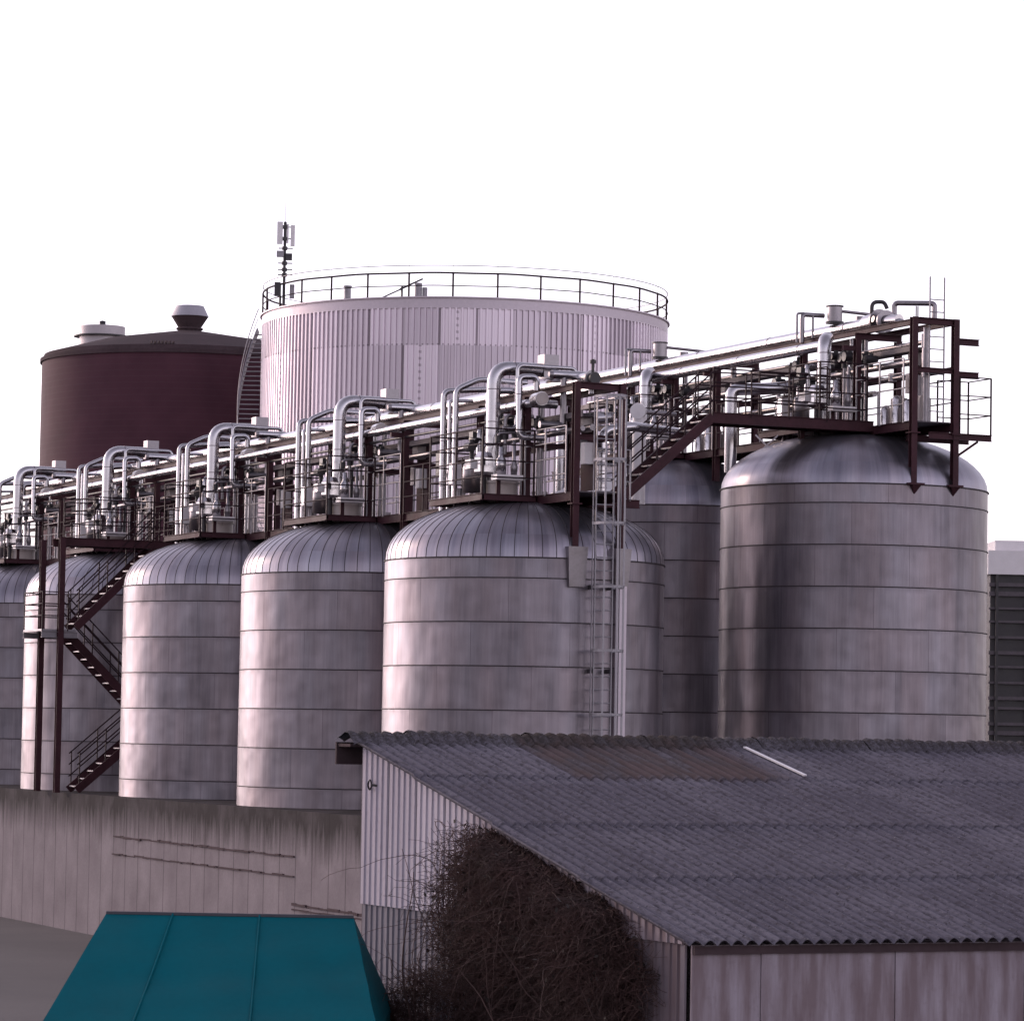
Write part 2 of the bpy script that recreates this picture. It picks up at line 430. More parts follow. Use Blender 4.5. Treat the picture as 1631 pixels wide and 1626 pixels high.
# ---------------- tanks
def make_tank(label, tall):
    dz = OFF.z if tall else 0.0
    c = (0, 0, 0)
    t = thing('storage_tank', label, 'tank', (0, 0, BASE), 'tall silver tanks' if tall else 'low silver tanks')
    zs = SEAM + dz
    m = MB(); prof = []
    z = zs; k = 0
    bounds = [zs, zs-0.47]
    while bounds[-1]-1.0 > BASE: bounds.append(bounds[-1]-1.0)
    bounds.append(BASE)
    for i in range(len(bounds)-1):
        a, b = bounds[i], bounds[i+1]
        m.lathe([(TR, a-0.0), (TR, b)], c, 96)
    sh = m.build('shell', M['shell'], t, (0, 0, zs))
    m = MB()
    for b in bounds[1:-1]: m.ring(c, TR-0.01, TR+0.019, b-0.011, b+0.009, 96)
    m.ring(c, TR-0.01, TR+0.03, zs-0.022, zs+0.008, 96)
    m.build('course_joint', M['seam'], t, (0, 0, zs))
    m = MB(); NR = 14
    ng = 64 if not tall else 40
    ex = 1.0 if tall else 2/2.2
    pr = [(TR*math.cos(u)**ex, zs + DOME*math.sin(u)**ex) for u in [math.pi/2*i/NR for i in range(NR)]] + [(0.02, zs+DOME)]
    if tall:
        m.lathe(pr, c, 96)
        d = m.build('dome', M['dome'], t, (0, 0, zs))
    else:
        for i in range(ng):
            a0, a1 = 2*math.pi*i/ng, 2*math.pi*(i+1)/ng
            m.lathe(pr, c, 2, True, a0, a1)
        d = m.build('dome', M['dome'], t, (0, 0, zs))
        m = MB()
        for i in range(ng):
            a0 = 2*math.pi*i/ng
            pts = [Vector((r*math.cos(a0), r*math.sin(a0), z)) for r, z in pr[:-3]]
            m.sweep(pts, [0.010]*len(pts), 4, False)
        m.build('standing_seam', M['seam'], d, (0, 0, zs))
    # nozzles standing on the dome
    for (x, y, r, top) in ((-0.67, 0.0, 0.43, 5.86), (-0.95, 1.75, 0.14, 5.78), (0.9, 1.2, 0.16, 5.75)):
        zb = dome_z(math.hypot(x, y)) + dz - 0.06
        m = MB()
        if tall: top = min(top, 5.62)
        m.lathe_sharp([(r, zb), (r, top+dz-0.06), (r+0.035, top+dz-0.06), (r+0.035, top+dz), (0.001, top+dz)], (x, y, 0), 28)
        nz = m.build('nozzle', M['cream'] if r > 0.3 else M['pipe_dull'], t)
    return t

lows = []
T0 = make_tank('silver dome-topped tank with the caged ladder, nearest of the low tanks', False)
lows.append(T0)
names = [None, 'unladdered low silver tank, direct left neighbour of the caged-ladder tank, above the shed end',
         'low silver dome-topped tank with dents, just right of the zigzag stairs',
         'low silver dome-topped tank in shade behind the zigzag stairs',
         'farthest low silver tank at the far left edge, behind the zigzag stairs tank']
for k in range(1, 5): lows.append(copy_tree(T0, (0, PITCH*k, 0), names[k]))
for i, o in enumerate(lows[1:]):
    for ch in o.children:
        if ch.name.split('.')[0] in ('shell', 'dome'): ch.rotation_euler.z = 1.31*(i+1)
H0 = make_tank('broad tall silver tank furthest right, with two brown columns standing on it', True)
shift = Vector((OFF.x, OFF.y, 0)); H0.location += shift
for o in [H0] + list(H0.children): WORLD0[o.name] = WORLD0[o.name] + shift
H1 = copy_tree(H0, (0, PITCH, 0), 'tall silver tank mostly hidden behind the caged-ladder tank')
# sheet-metal column boots on the two end tanks
def boot(root, x, y, z, big):
    m = MB()
    if big:
        ang = math.atan2(y, x); u = Vector((math.cos(ang), math.sin(ang), 0)); w = Vector((-u.y, u.x, 0))
        c = u*(TR+0.02)
        vs = []
        for zz, hw, dep in ((z+0.06, 0.24, 0.16), (z-0.85, 0.19, 0.10)):
            for s, e in ((-1, -0.3), (1, -0.3), (1, dep), (-1, dep)):
                q = c + w*(s*hw) + u*e; vs.append((q.x, q.y, zz))
        m.add(vs, [(0, 1, 2, 3), (7, 6, 5, 4), (0, 4, 5, 1), (1, 5, 6, 2), (2, 6, 7, 3), (3, 7, 4, 0)])
        m.build('column_boot', M['pipe_dull'], root)
for x in (-0.2, 0.95):
    boot(T0, x, -math.sqrt(TR*TR-x*x), 4.15, True)
# base plates and gussets of the tall end tank
for x in (-0.2, 0.95):
    yy = -math.sqrt(TR*TR-x*x); b = Vector((OFF.x+x, OFF.y+yy, SEAM+OFF.z))
    m = MB(); m.box(b.x-0.2, b.x+0.2, b.y-0.16, b.y+0.3, b.z-0.02, b.z+0.03)
    m.add([(b.x-0.12, b.y-0.14, b.z-0.02), (b.x+0.12, b.y-0.14, b.z-0.02), (b.x, b.y+0.02, b.z-0.26), (b.x-0.12, b.y+0.1, b.z-0.02), (b.x+0.12, b.y+0.1, b.z-0.02)],
          [(0, 2, 1), (3, 4, 2), (0, 3, 2), (1, 2, 4), (0, 1, 4, 3)])
    m.build('column_foot', M['brown'], H0)

def bands(par, pq, r, mat, n=16, name='joint_band'):
    "one object per band; pq = list of (start, end)"
    first = None
    for p, q in pq:
        p, q = Vector(p), Vector(q)
        if first is None: first = cyl(name, p, q, r, mat, par, n); p0 = p
        else:
            c = first.copy(); COL.objects.link(c); c.location = first.location + (p-p0); WORLD0[c.name] = origin(first) + (p-p0)
def cyl(name, p, q, r, mat, par, n=16): m = MB(); m.tube(p, q, r, n); return m.build(name, mat, par)
def pth(name, pts, r, mat, par, bend=0.2, n=14): m = MB(); m.path(pts, r, bend, n); return m.build(name, mat, par)
# ---------------- pipe racks
def rails(m, pts, zf, hs, r=0.017, posts=True, pr=0.022, spacing=1.3):
    for h in hs:
        c = [Vector((x, y, zf+h)) for x, y in pts]
        for i in range(len(c)-1): m.tube(c[i], c[i+1], r, 6)
    if posts:
        for i in range(len(pts)-1):
            a, b = Vector((*pts[i], 0)), Vector((*pts[i+1], 0)); L = (b-a).length
            n = max(1, round(L/spacing))
            for j in range(n + (1 if i == len(pts)-2 else 0)):
                q = a.lerp(b, j/n); m.beam((q.x, q.y, zf-0.05), (q.x, q.y, zf+hs[-1]), pr*2, pr*1.2)
HS = (0.38, 0.76, 1.14, 1.50)
def make_rack(label, a0, b0, z0, ks, ymax):
    rk = thing('pipe_rack', label, 'pipe rack', (a0, b0, z0+PLAT), 'brown steel pipe racks over the tanks')
    A = lambda a, b, z: (a0+a, b0+b, z0+z)
    def put(m, name, mat, par=rk): return m.build(name, mat, par)
    fr = [-3.2]
    for k in ks:
        if k: fr.append(PITCH*k-2.95)
        fr.append(PITCH*k-0.45); fr.append(PITCH*k+2.3)
    fr = [f for f in fr if f < ymax]
    for f in fr:
        kk = round((f+0.01)/PITCH); loc = f-PITCH*kk
        for a in (-0.2, 0.95):
            rho = math.hypot(a, loc)
            zb = SEAM if f == -3.2 else (dome_z(rho)-0.05 if loc < -2 else PLAT-0.2)
            zt = 7.98 if f == -3.2 else 7.69
            m = MB(); m.ibeam(A(a, f, zb), A(a, f, zt), 0.15, 0.16, (0, 1, 0), 0.018)
            if f == -3.2: m.box(a0+a-0.13, a0+a+0.13, b0+f-0.13, b0+f+0.13, z0+PLAT-0.32, z0+PLAT-0.29)
            put(m, 'column', M['brown'])
        m = MB(); m.ibeam(A(-0.27 if f != -3.2 else -0.12, f, 7.77 if f != -3.2 else 7.9), A(1.05 if f != -3.2 else 0.87, f, 7.77 if f != -3.2 else 7.9), 0.12, 0.155)
        put(m, 'cross_beam', M['brown'])
        if loc < -2 or abs(loc+0.45) < 0.1:
            m = MB(); m.ibeam(A(-0.12, f, 6.72), A(0.87, f, 6.72), 0.09, 0.12); put(m, 'strut', M['brown'])
            if f == -3.2: continue
            m = MB(); m.beam(A(-0.28, f-0.02, 7.46), A(-0.62, f-0.02, 7.46), 0.09, 0.12)
            put(m, 'bracket', M['brown'])
    for a in (-0.2, 0.95):
        m = MB()
        e = [-3.1] + [f for f in fr[1:]] + [ymax]
        m.ibeam(A(a, -3.1, PLAT-0.12), A(a, ymax, PLAT-0.12), 0.10, 0.21, (0, 0, 1)); put(m, 'floor_beam', M['brown'])
    for a in (0.08, 1.0):
        m = MB(); m.ibeam(A(a, -3.1, 7.93), A(a, ymax, 7.93), 0.10, 0.145, (0, 0, 1)); put(m, 'top_beam', M['brown'])
    m = MB(); b = -3.1
    while b < ymax:
        m.box(a0-0.13, a0+0.88, b0+b, b0+min(ymax, b+1.45), z0+PLAT-0.03, z0+PLAT); b += 1.47
    put(m, 'grating', M['grate'])
    m = MB(); m.ibeam(A(0.95, -3.1, 6.78), A(0.95, ymax, 6.78), 0.09, 0.12, (0, 0, 1)); put(m, 'mid_beam', M['brown'])
    # side rails between the frames
    for k in ks:
        if PITCH*k > ymax: continue
        m = MB(); rails(m, [(a0-0.3, b0+PITCH*k-0.6), (a0-0.3, b0+PITCH*k-2.9)], z0+PLAT, (0.40, 0.78, 1.15, 1.5), 0.018)
        put(m, 'guard_rail', M['galv'])
        if PITCH*k+6.9 < ymax:
            m = MB(); rails(m, [(a0-0.3, b0+PITCH*k+1.9), (a0-0.3, b0+PITCH*k+6.9)], z0+PLAT, HS[:3], 0.018)
            put(m, 'guard_rail', M['rail'])
        m = MB(); rails(m, [(a0+1.06, b0+PITCH*k-3.0), (a0+1.06, b0+min(ymax, PITCH*k+6.9))], z0+PLAT, (0.5, 1.05), 0.018)
        put(m, 'guard_rail', M['galv'])
        # bay round the tank centre, carried out over the dome
        xb = -1.62
        y0, y1 = b0+PITCH*k-1.15, b0+PITCH*k+2.0
        zz = z0+PLAT
        m = MB()
        m.ibeam((a0+xb, y0, zz-0.09), (a0+xb, y1, zz-0.09), 0.08, 0.16, (0, 0, 1))
        m.ibeam((a0+xb+0.05, y0, zz-0.09), (a0-0.26, y0, zz-0.09), 0.08, 0.15, (0, 0, 1))
        m.ibeam((a0+xb+0.05, y1, zz-0.09), (a0-0.26, y1, zz-0.09), 0.08, 0.15, (0, 0, 1))
        put(m, 'bay_beam', M['brown'])
        m = MB(); m.box(a0+xb+0.05, a0-0.26, y0+0.05, y1-0.05, zz-0.035, zz-0.012); put(m, 'bay_grating', M['grate'])
        m = MB(); rails(m, [(a0-0.32, y1), (a0+xb, y1), (a0+xb, y0), (a0-0.32, y0-0.02)], zz, HS, 0.019, True, 0.028, 1.65)
        put(m, 'bay_rail', M['rail'])
    return rk
RL = make_rack('long brown steel pipe rack running over the row of low tanks', 0, 0, 0, range(5), 46.0)
RH = make_rack('brown steel pipe rack over the tall tanks at upper right', OFF.x, OFF.y, OFF.z, range(2), 17.6)
# stub brackets, small outer landing and mast-like ladder at the right end of the tall rack
ax, by, bz = OFF.x, OFF.y, OFF.z
for z in (7.45, 6.65):
    m = MB(); m.ibeam((ax+1.05, by-3.2, bz+z), (ax+1.6, by-3.2, bz+z), 0.10, 0.16); m.build('bracket', M['brown'], RH)
m = MB()
for y in (-3.25, -2.2): m.ibeam((ax+0.2, by+y, bz+5.15), (ax+1.95, by+y, bz+5.15), 0.1, 0.16)
m.box(ax+1.06, ax+1.95, by-3.15, by-2.3, bz+5.2, bz+5.23)
m.beam((ax+1.05, by-3.2, bz+4.7), (ax+1.6, by-3.2, bz+5.06), 0.05, 0.05)
m.build('outer_landing', M['brown'], RH)
m = MB(); rails(m, [(ax+1.06, by-3.25), (ax+1.93, by-3.25), (ax+1.93, by-2.2), (ax+1.06, by-2.2)], bz+5.25, (0.45, 0.9, 1.35), 0.016)
m.build('guard_rail', M['rail'], RH)
m = MB()
w0 = Vector((7.0, 1.3, 8.55)); 
m.beam((6.9, 1.6, 6.9), (7.45, 1.4, 7.45), 0.035, 0.035); m.beam((6.92, 1.58, 7.45), (7.47, 1.38, 6.9), 0.035, 0.035)
m.build('cross_brace', M['white'], RH)

# ---------------- long pipes on the racks
def long_pipe(label, x, z, r, y0, y1, mat, step=3.2, name='pipeline', capped=True):
    t = thing(name, label, 'pipe', (x, y0, z))
    m = MB(); m.tube((x, y0, z), (x, y1, z), r, 20); m.build('pipe_run', mat, t)
    y = y0+1.1; pq = []
    while y < y1: pq.append(((x, y-0.015, z), (x, y+0.015, z))); y += step
    bands(t, pq, r+0.008, M['band'] if step < 5 else mat, 20)
    return t
P1 = long_pipe('thick silver pipe along the top of the rack over the low tanks', 0.62, 8.17, 0.165, -2.2, 46, M['pipe'], 4.1)
P2 = long_pipe('second thinner silver pipe just below the rack top over the low tanks', -0.37, 7.65, 0.10, -0.9, 46, M['pipe'], 3.3)
m = MB(); m.path([(-0.37, -0.75, 7.65), (-0.37, -0.95, 7.65), (-0.1, -1.0, 7.65), (0.3, -1.0, 7.65)], 0.10, 0.15, 16); m.build('elbow', M['pipe'], P2)
P3 = long_pipe('pair-mate slim pipe low inside the low rack, nearer the camera', 0.25, 6.98, 0.06, -2.6, 46, M['pipe_dull'], 6.0)
P4 = long_pipe('slim pipe low inside the low rack, behind another slim pipe', 0.50, 7.02, 0.075, -2.6, 46, M['pipe_dull'], 6.0)
P3['label'] = 'slim dull pipe at chest height inside the low rack, front one of two'
P4['label'] = 'slim dull pipe at chest height inside the low rack, rear one of two'
P5 = long_pipe('dark thin conduit hung below the second silver pipe of the low rack', -0.22, 7.42, 0.035, -0.5, 46, M['dark'], 7.0)
Q1 = long_pipe('thick bright silver pipe along the top of the rack over the tall tanks', ax+0.62, bz+8.2, 0.165, 0.4+by, 17.8, M['pipe'], 4.1)
Q2 = long_pipe('second bright silver pipe just below the top of the tall-tank rack', ax-0.40, bz+7.65, 0.135, by+1.0, 17.4, M['pipe'], 3.3)
Q3 = long_pipe('dull pipe at chest height inside the tall-tank rack', ax+0.3, bz+7.0, 0.085, by-2.4, 17.4, M['pipe_dull'], 5.0)
Q4 = long_pipe('thin dull pipe highest inside the tall-tank rack', ax+0.62, bz+7.5, 0.06, by-2.4, 17.4, M['pipe_dull'], 5.0)
Q5 = long_pipe('dull pipe lowest inside the tall-tank rack', ax+0.45, bz+6.4, 0.075, by-0.2, 17.4, M['pipe_dull'], 5.0)

for (lab, x0_, y0_, z0_, ye) in (('long dark cable tray under the second pipe of the low rack', 0.0, 0.0, 0.0, 46), ('long dark cable tray under the second pipe of the tall-tank rack', ax, by, bz, 17.4)):
    t = thing('cable_tray', lab, 'cable tray', (x0_+0.45, y0_-2.5, z0_+7.3))
    m = MB(); m.box(x0_+0.30, x0_+0.62, y0_-2.5, ye, z0_+7.28, z0_+7.30); m.box(x0_+0.28, x0_+0.30, y0_-2.5, ye, z0_+7.27, z0_+7.40); m.box(x0_+0.62, x0_+0.64, y0_-2.5, ye, z0_+7.27, z0_+7.40); m.build('tray', M['grate'], t)
    m = MB()
    for j in range(4): m.tube((x0_+0.35+0.07*j, y0_-2.4, z0_+7.33), (x0_+0.35+0.07*j, ye-0.1, z0_+7.33), 0.025, 6)
    m.build('cables', M['dark'], t)
# ---------------- equipment repeated on every tank
TEMPL = []
def eq(name, cat, text, at, tall=None, group=None):
    t = thing(name, '', cat, at, group); TEMPL.append((t, text, tall)); return t
def cyl(name, p, q, r, mat, par, n=16): m = MB(); m.tube(p, q, r, n); return m.build(name, mat, par)
def pth(name, pts, r, mat, par, bend=0.2, n=14): m = MB(); m.path(pts, r, bend, n); return m.build(name, mat, par)

# gooseneck
t = eq('gooseneck_pipe', 'pipe', 'fat silver gooseneck pipe with sheet-metal box end rising from {}', (-0.85, 0.05, 5.86), False, 'gooseneck pipes')
m = MB(); m.path([(-0.85, 0.05, 5.86), (-0.85, 0.05, 8.55), (0.42, 0.05, 8.55)], 0.165, 0.42, 24, True, 7); m.build('pipe_bend', M['pipe'], t)
bands(t, [((-0.85, 0.05, z), (-0.85, 0.05, z+0.022)) for z in (6.05, 7.25, 8.02)], 0.172, M['band'], 24)
bands(t, [((-0.35, 0.05, 8.55), (-0.33, 0.05, 8.55))], 0.172, M['band'], 24)
m = MB(); m.box(0.36, 0.74, -0.14, 0.24, 8.36, 8.92); m.build('outlet_box', M['pipe_dull'], t)
m = MB(); m.tube((-0.85, 0.05, 5.8), (-0.85, 0.05, 5.95), 0.24, 20); m.build('base_flange', M['pipe_dull'], t)

# bright faceted motor hood
t = eq('motor_hood', 'motor', 'bright faceted sheet-metal motor hood beside the gooseneck on {}', (-1.1, -0.12, 6.0), None, 'bright motor hoods')
m = MB(); m.lathe([(0.20, 5.98), (0.24, 6.05), (0.24, 6.38), (0.16, 6.52), (0.001, 6.53)], (-1.16, -0.16, 0), 8, False); m.build('hood', M['steel'], t)
m = MB(); m.box(-1.52, -1.3, -0.2, 0.12, 6.12, 6.34); m.build('terminal_box', M['white'], t)
cyl('shaft', (-1.16, -0.16, 5.25), (-1.16, -0.16, 6.0), 0.07, M['dark'], t)

# drum with valve on top
t = eq('buffer_drum', 'drum', 'grey upright buffer drum left of the gooseneck on {}', (-1.0, 1.1, 5.6), None, 'grey buffer drums')
m = MB(); m.lathe([(0.001, 5.62), (0.21, 5.64), (0.21, 6.22), (0.17, 6.32), (0.001, 6.36)], (-1.0, 0.95, 0), 24); m.build('drum', M['pipe_dull'], t)
cyl('valve_stem', (-1.0, 0.95, 6.35), (-1.0, 0.95, 6.62), 0.05, M['dark'], t)
m = MB(); m.tube((-1.05, 0.80, 6.72), (-1.05, 1.10, 6.72), 0.11, 14); m.tube((-1.0, 0.95, 6.58), (-1.0, 0.95, 6.9), 0.06, 10); m.build('actuator', M['dark'], t)
cyl('drain_leg', (-1.0, 0.95, 5.30), (-1.0, 0.95, 5.64), 0.06, M['pipe_dull'], t)

t = eq('control_box', 'box', 'pale bolted control box beside the buffer drum on {}', (-1.2, 1.6, 5.9), None, 'pale control boxes')
m = MB(); m.box(-1.28, -1.06, 1.42, 1.66, 5.85, 6.36); m.build('casing', M['white'], t)
m = MB(); m.box(-1.287, -1.281, 1.45, 1.63, 5.9, 6.31); m.build('door', M['steel'], t)
cyl('stand', (-1.17, 1.54, 5.1), (-1.17, 1.54, 5.85), 0.04, M['pipe_dull'], t)
m = MB(); m.path([(-1.17, 1.66, 5.95), (-1.17, 1.95, 5.92), (-1.17, 2.05, 6.15), (-1.17, 1.85, 6.3), (-1.1, 1.66, 6.28)], 0.012, 0.12, 6); m.build('cable', M['dark'], t)

# left risers
t = eq('riser_pipe', 'pipe', 'left outer silver riser pipe bending over the rack above {}', (-0.9, 2.96, 5.0), False, 'silver riser pipes')
pth('pipe_bend', [(-0.9, 2.96, 4.45), (-0.9, 2.96, 8.22), (0.62, 2.96, 8.36), (0.62, 2.96, 8.2)], 0.072, M['pipe'], t, 0.16)
bands(t, [((-0.9, 2.96, z), (-0.9, 2.96, z+0.02)) for z in (5.9, 7.0)], 0.079, M['band'])
t = eq('riser_pipe', 'pipe', 'left inner silver riser pipe with a long top bend above {}', (-0.9, 2.2, 5.2), False, 'silver riser pipes')
pth('pipe_bend', [(-0.9, 2.2, 4.95), (-0.9, 2.2, 8.20), (-0.3, 2.2, 8.48), (0.62, 2.2, 8.46), (0.95, 2.2, 8.46)], 0.072, M['pipe'], t, 0.16)
bands(t, [((-0.9, 2.2, z), (-0.9, 2.2, z+0.02)) for z in (6.1, 7.15)], 0.079, M['band'])
t = eq('slim_riser', 'pipe', 'pencil-thin riser between the two left risers above {}', (-0.9, 2.6, 5.2), False, 'slim risers')
pth('pipe_bend', [(-0.9, 2.58, 4.75), (-0.9, 2.58, 7.95), (-0.3, 2.58, 7.98)], 0.045, M['pipe'], t, 0.08)
cyl('clamp', (-0.9, 2.58, 7.0), (-0.9, 2.58, 7.04), 0.06, M['band'], t)
t = eq('vent_stub', 'vent', 'short capped vent stub on the rack top above {}', (0.1, 2.0, 8.0), False, 'vent stubs')
pth('pipe_bend', [(-0.12, 2.0, 7.7), (-0.12, 2.0, 8.18), (0.3, 2.0, 8.22), (0.62, 2.0, 8.22)], 0.085, M['pipe'], t, 0.12)
cyl('cap', (-0.12, 2.0, 7.62), (-0.12, 2.0, 7.72), 0.10, M['pipe_dull'], t)
t = eq('slim_riser', 'pipe', 'pale back riser seen through the rails left of {}', (0.4, 3.9, 5.4), None, 'slim risers')
cyl('pipe', (0.55, 3.9, 5.49), (0.55, 3.9, 7.75), 0.085, M['pipe'], t)

# right risers
t = eq('riser_pipe', 'pipe', 'slender silver riser with a high sideways arm above {}', (-0.4, -0.3, 7.0), False, 'silver riser pipes')
pth('pipe_bend', [(-0.75, -0.3, 7.1), (-0.4, -0.3, 7.1), (-0.4, -0.3, 8.60), (1.12, -0.3, 8.60), (1.12, -0.3, 8.1)], 0.05, M['pipe'], t, 0.16)
m = MB(); m.tube((-0.4, -0.3, 8.1), (-0.4, -0.3, 8.12), 0.057, 12); m.build('joint_band', M['band'], t)
t = eq('riser_pipe', 'pipe', 'short silver return-bend riser right of the gooseneck above {}', (-0.55, -0.75, 6.8), False, 'silver riser pipes')
pth('pipe_bend', [(0.1, -0.9, 6.86), (-0.55, -0.8, 6.86), (-0.55, -0.75, 8.28), (-0.1, -0.75, 8.30), (-0.1, -0.75, 7.98)], 0.073, M['pipe'], t, 0.14)
bands(t, [((-0.55, -0.77, z), (-0.55, -0.77, z+0.022)) for z in (7.0, 7.86)], 0.08, M['band'])
t = eq('disc_drum', 'drum', 'stubby horizontal drum with flat disc face above {}', (-0.1, -1.2, 7.75), False, 'stubby disc drums')
m = MB(); m.tube((-0.25, -1.05, 7.72), (-0.32, -1.55, 7.72), 0.165, 24); m.build('drum', M['pipe'], t)
m = MB(); m.tube((-0.31, -1.55, 7.72), (-0.312, -1.57, 7.72), 0.15, 24); m.build('disc', M['cream'], t)
t = eq('cross_pipe', 'pipe', 'fat short pipe lying across the rack top above {}', (0.0, -1.5, 8.4), False, 'short cross pipes')
m = MB(); m.path([(-0.05, -1.5, 8.30), (0.75, -1.5, 8.31), (1.0, -1.5, 8.31), (1.0, -1.5, 7.9)], 0.10, 0.2, 16); m.build('pipe_bend', M['pipe'], t)
m = MB(); m.tube((0.25, -1.5, 8.28), (0.25, -1.5, 7.2), 0.075, 14); m.path([(0.25, -1.5, 7.3), (0.25, -1.5, 7.12), (-0.35, -1.5, 7.12)], 0.08, 0.1, 14); m.build('down_leg', M['pipe_dull'], t)
m = MB(); m.tube((-0.13, -1.5, 8.30), (-0.05, -1.5, 8.30), 0.06, 14, 0.1); m.build('end_cap', M['pipe_dull'], t)
t = eq('hook_pipe', 'pipe', 'hooked small pipe looping below the second pipe on {}', (-0.8, -0.15, 7.2), False, 'hooked small pipes')
pth('pipe_bend', [(-0.62, -0.15, 6.5), (-0.62, -0.15, 7.42), (-0.2, -0.15, 7.42), (0.1, -0.15, 7.42)], 0.045, M['pipe_dull'], t, 0.16)
cyl('valve_body', (-0.62, -0.15, 6.85), (-0.62, -0.15, 7.05), 0.075, M['dark'], t)

# dosing tray
t = eq('dosing_set', 'dosing unit', 'small pale dosing canisters on a metal tray on {}', (-1.0, -1.0, 5.6), None, 'dosing sets')
m = MB(); m.box(-1.22, -0.55, -1.08, -0.75, 5.83, 5.95); m.build('tray', M['white'], t)
m = MB(); m.lathe([(0.001, 5.96), (0.12, 5.96), (0.12, 6.3), (0.06, 6.38), (0.06, 6.6), (0.001, 6.6)], (-1.05, -0.92, 0), 16); m.build('canister', M['pipe'], t)
m = MB(); m.lathe([(0.001, 5.96), (0.07, 5.96), (0.09, 6.15), (0.04, 6.3), (0.04, 6.75), (0.001, 6.75)], (-0.72, -0.92, 0), 14); m.build('canister', M['pipe_dull'], t)
m = MB(); m.box(-1.1, -1.0, -0.8, -0.76, 5.3, 5.83); m.build('tray_leg', M['brown'], t)
# valves in the rack
t = eq('valve_set', 'valve', 'dark cluster of valves and handwheels in the rack above {}', (0.2, 0.5, 6.8), None, 'dark valve clusters')
for (x, y, z, r) in ((0.05, 0.4, 7.35, 0.12), (0.25, -0.1, 7.3, 0.10), (-0.05, 0.9, 7.4, 0.10), (0.3, 1.4, 7.25, 0.12), (0.1, -0.6, 7.2, 0.1)):
    m = MB(); m.tube((x, y, z-0.2), (x, y, z+0.15), r*0.6, 10); m.tube((x-0.16, y, z), (x+0.16, y, z), r, 12)
    m.build('valve_body', M['dark'], t)
for (x, y, z) in ((0.05, 0.4, 7.52), (0.3, 1.4, 7.42)):
    m = MB(); m.lathe([(0.09, -0.012), (0.12, 0.0), (0.09, 0.012)], (x, y, z), 16); m.tube((x-0.1, y, z), (x+0.1, y, z), 0.012, 6); m.tube((x, y, z-0.1), (x, y, z), 0.015, 6)
    m.build('handwheel', M['galv'], t)
for (x, y) in ((0.05, 0.4), (0.25, -0.1), (0.3, 1.4)): cyl('feed_pipe', (x, y, 5.5), (x, y, 7.1), 0.045, M['pipe_dull'], t, 10)
t = eq('instrument_panel', 'cabinet', 'pale stacked instrument boxes in the rack just right of {} centre', (0.5, -1.8, 6.3), None, 'stacked instrument boxes')
m = MB(); m.box(0.48, 0.72, -2.1, -1.75, 6.95, 7.3); m.build('box', M['cream'], t)
m = MB(); m.box(0.5, 0.72, -2.2, -1.95, 6.2, 6.7); m.build('box', M['white'], t)
m = MB(); m.box(0.5, 0.72, -1.85, -1.6, 6.3, 6.78); m.build('box', M['pipe_dull'], t)
m = MB(); m.box(0.72, 0.76, -2.25, -1.5, 5.6, 7.35); m.build('back_plate', M['brown'], t)
t = eq('angled_valve', 'valve', 'black motor valve on a bent stub pipe above {}', (-0.7, 1.35, 6.8), None, 'black motor valves')
m = MB(); m.path([(-0.7, 1.2, 6.2), (-0.7, 1.2, 7.15), (-0.5, 1.5, 7.2), (0.2, 1.5, 7.2)], 0.07, 0.15, 12); m.build('stub_pipe', M['pipe'], t)
m = MB(); m.tube((-0.75, 1.15, 6.85), (-0.75, 1.45, 6.95), 0.12, 14); m.box(-0.85, -0.68, 1.25, 1.48, 6.98, 7.12); m.build('actuator', M['dark'], t)

t = eq('drop_pipe_bundle', 'pipes', 'bundle of thin upright drop pipes behind the rails above {}', (0.7, 1.4, 5.5), None, 'drop pipe bundles')
for (x, y, r, zt, mt) in ((0.7, 0.7, 0.05, 7.9, 'pipe_dull'), (0.78, 1.0, 0.035, 7.9, 'dark'), (0.66, 1.35, 0.06, 7.9, 'pipe'), (0.75, 1.75, 0.04, 7.6, 'pipe_dull'), (0.7, 3.1, 0.05, 7.9, 'dark')):
    cyl('pipe', (x, y, 5.5), (x, y, zt), r, M[mt], t, 10)
t = eq('motor_starter', 'box', 'dark starter box on a post between the frames left of {}', (0.1, 5.3, 5.5), False, 'dark starter boxes')
m = MB(); m.box(0.0, 0.22, 5.1, 5.55, 6.35, 6.95); m.box(-0.02, 0.0, 5.14, 5.51, 6.4, 6.9); m.build('casing', M['dark'], t)
cyl('post', (0.12, 5.32, 5.5), (0.12, 5.32, 6.35), 0.035, M['rail'], t, 8)
t = eq('sample_line', 'pipe', 'thin zigzag sample line with small valves above {}', (-0.5, -0.4, 5.6), False, 'sample lines')
pth('pipe_bend', [(-0.3, -0.5, 7.0), (-0.95, -0.5, 6.95), (-0.95, -0.5, 6.7), (-1.35, -0.55, 6.65), (-1.35, -0.55, 5.9)], 0.03, M['pipe_dull'], t, 0.07, 8)
cyl('valve_body', (-0.95, -0.5, 6.74), (-0.95, -0.5, 6.9), 0.07, M['dark'], t, 10)
cyl('valve_body', (-1.35, -0.55, 6.2), (-1.35, -0.55, 6.34), 0.06, M['dark'], t, 10)

for t, text, tall in list(TEMPL):
    t['label'] = text.format(TD[0])
    for k in range(1, 5):
        copy_tree(t, (0, PITCH*k, 0), text.format(TD[k]))
    if tall is None:
        for k in range(2):
            copy_tree(t, Vector((0, PITCH*k, 0))+OFF, text.format(TH[k]))

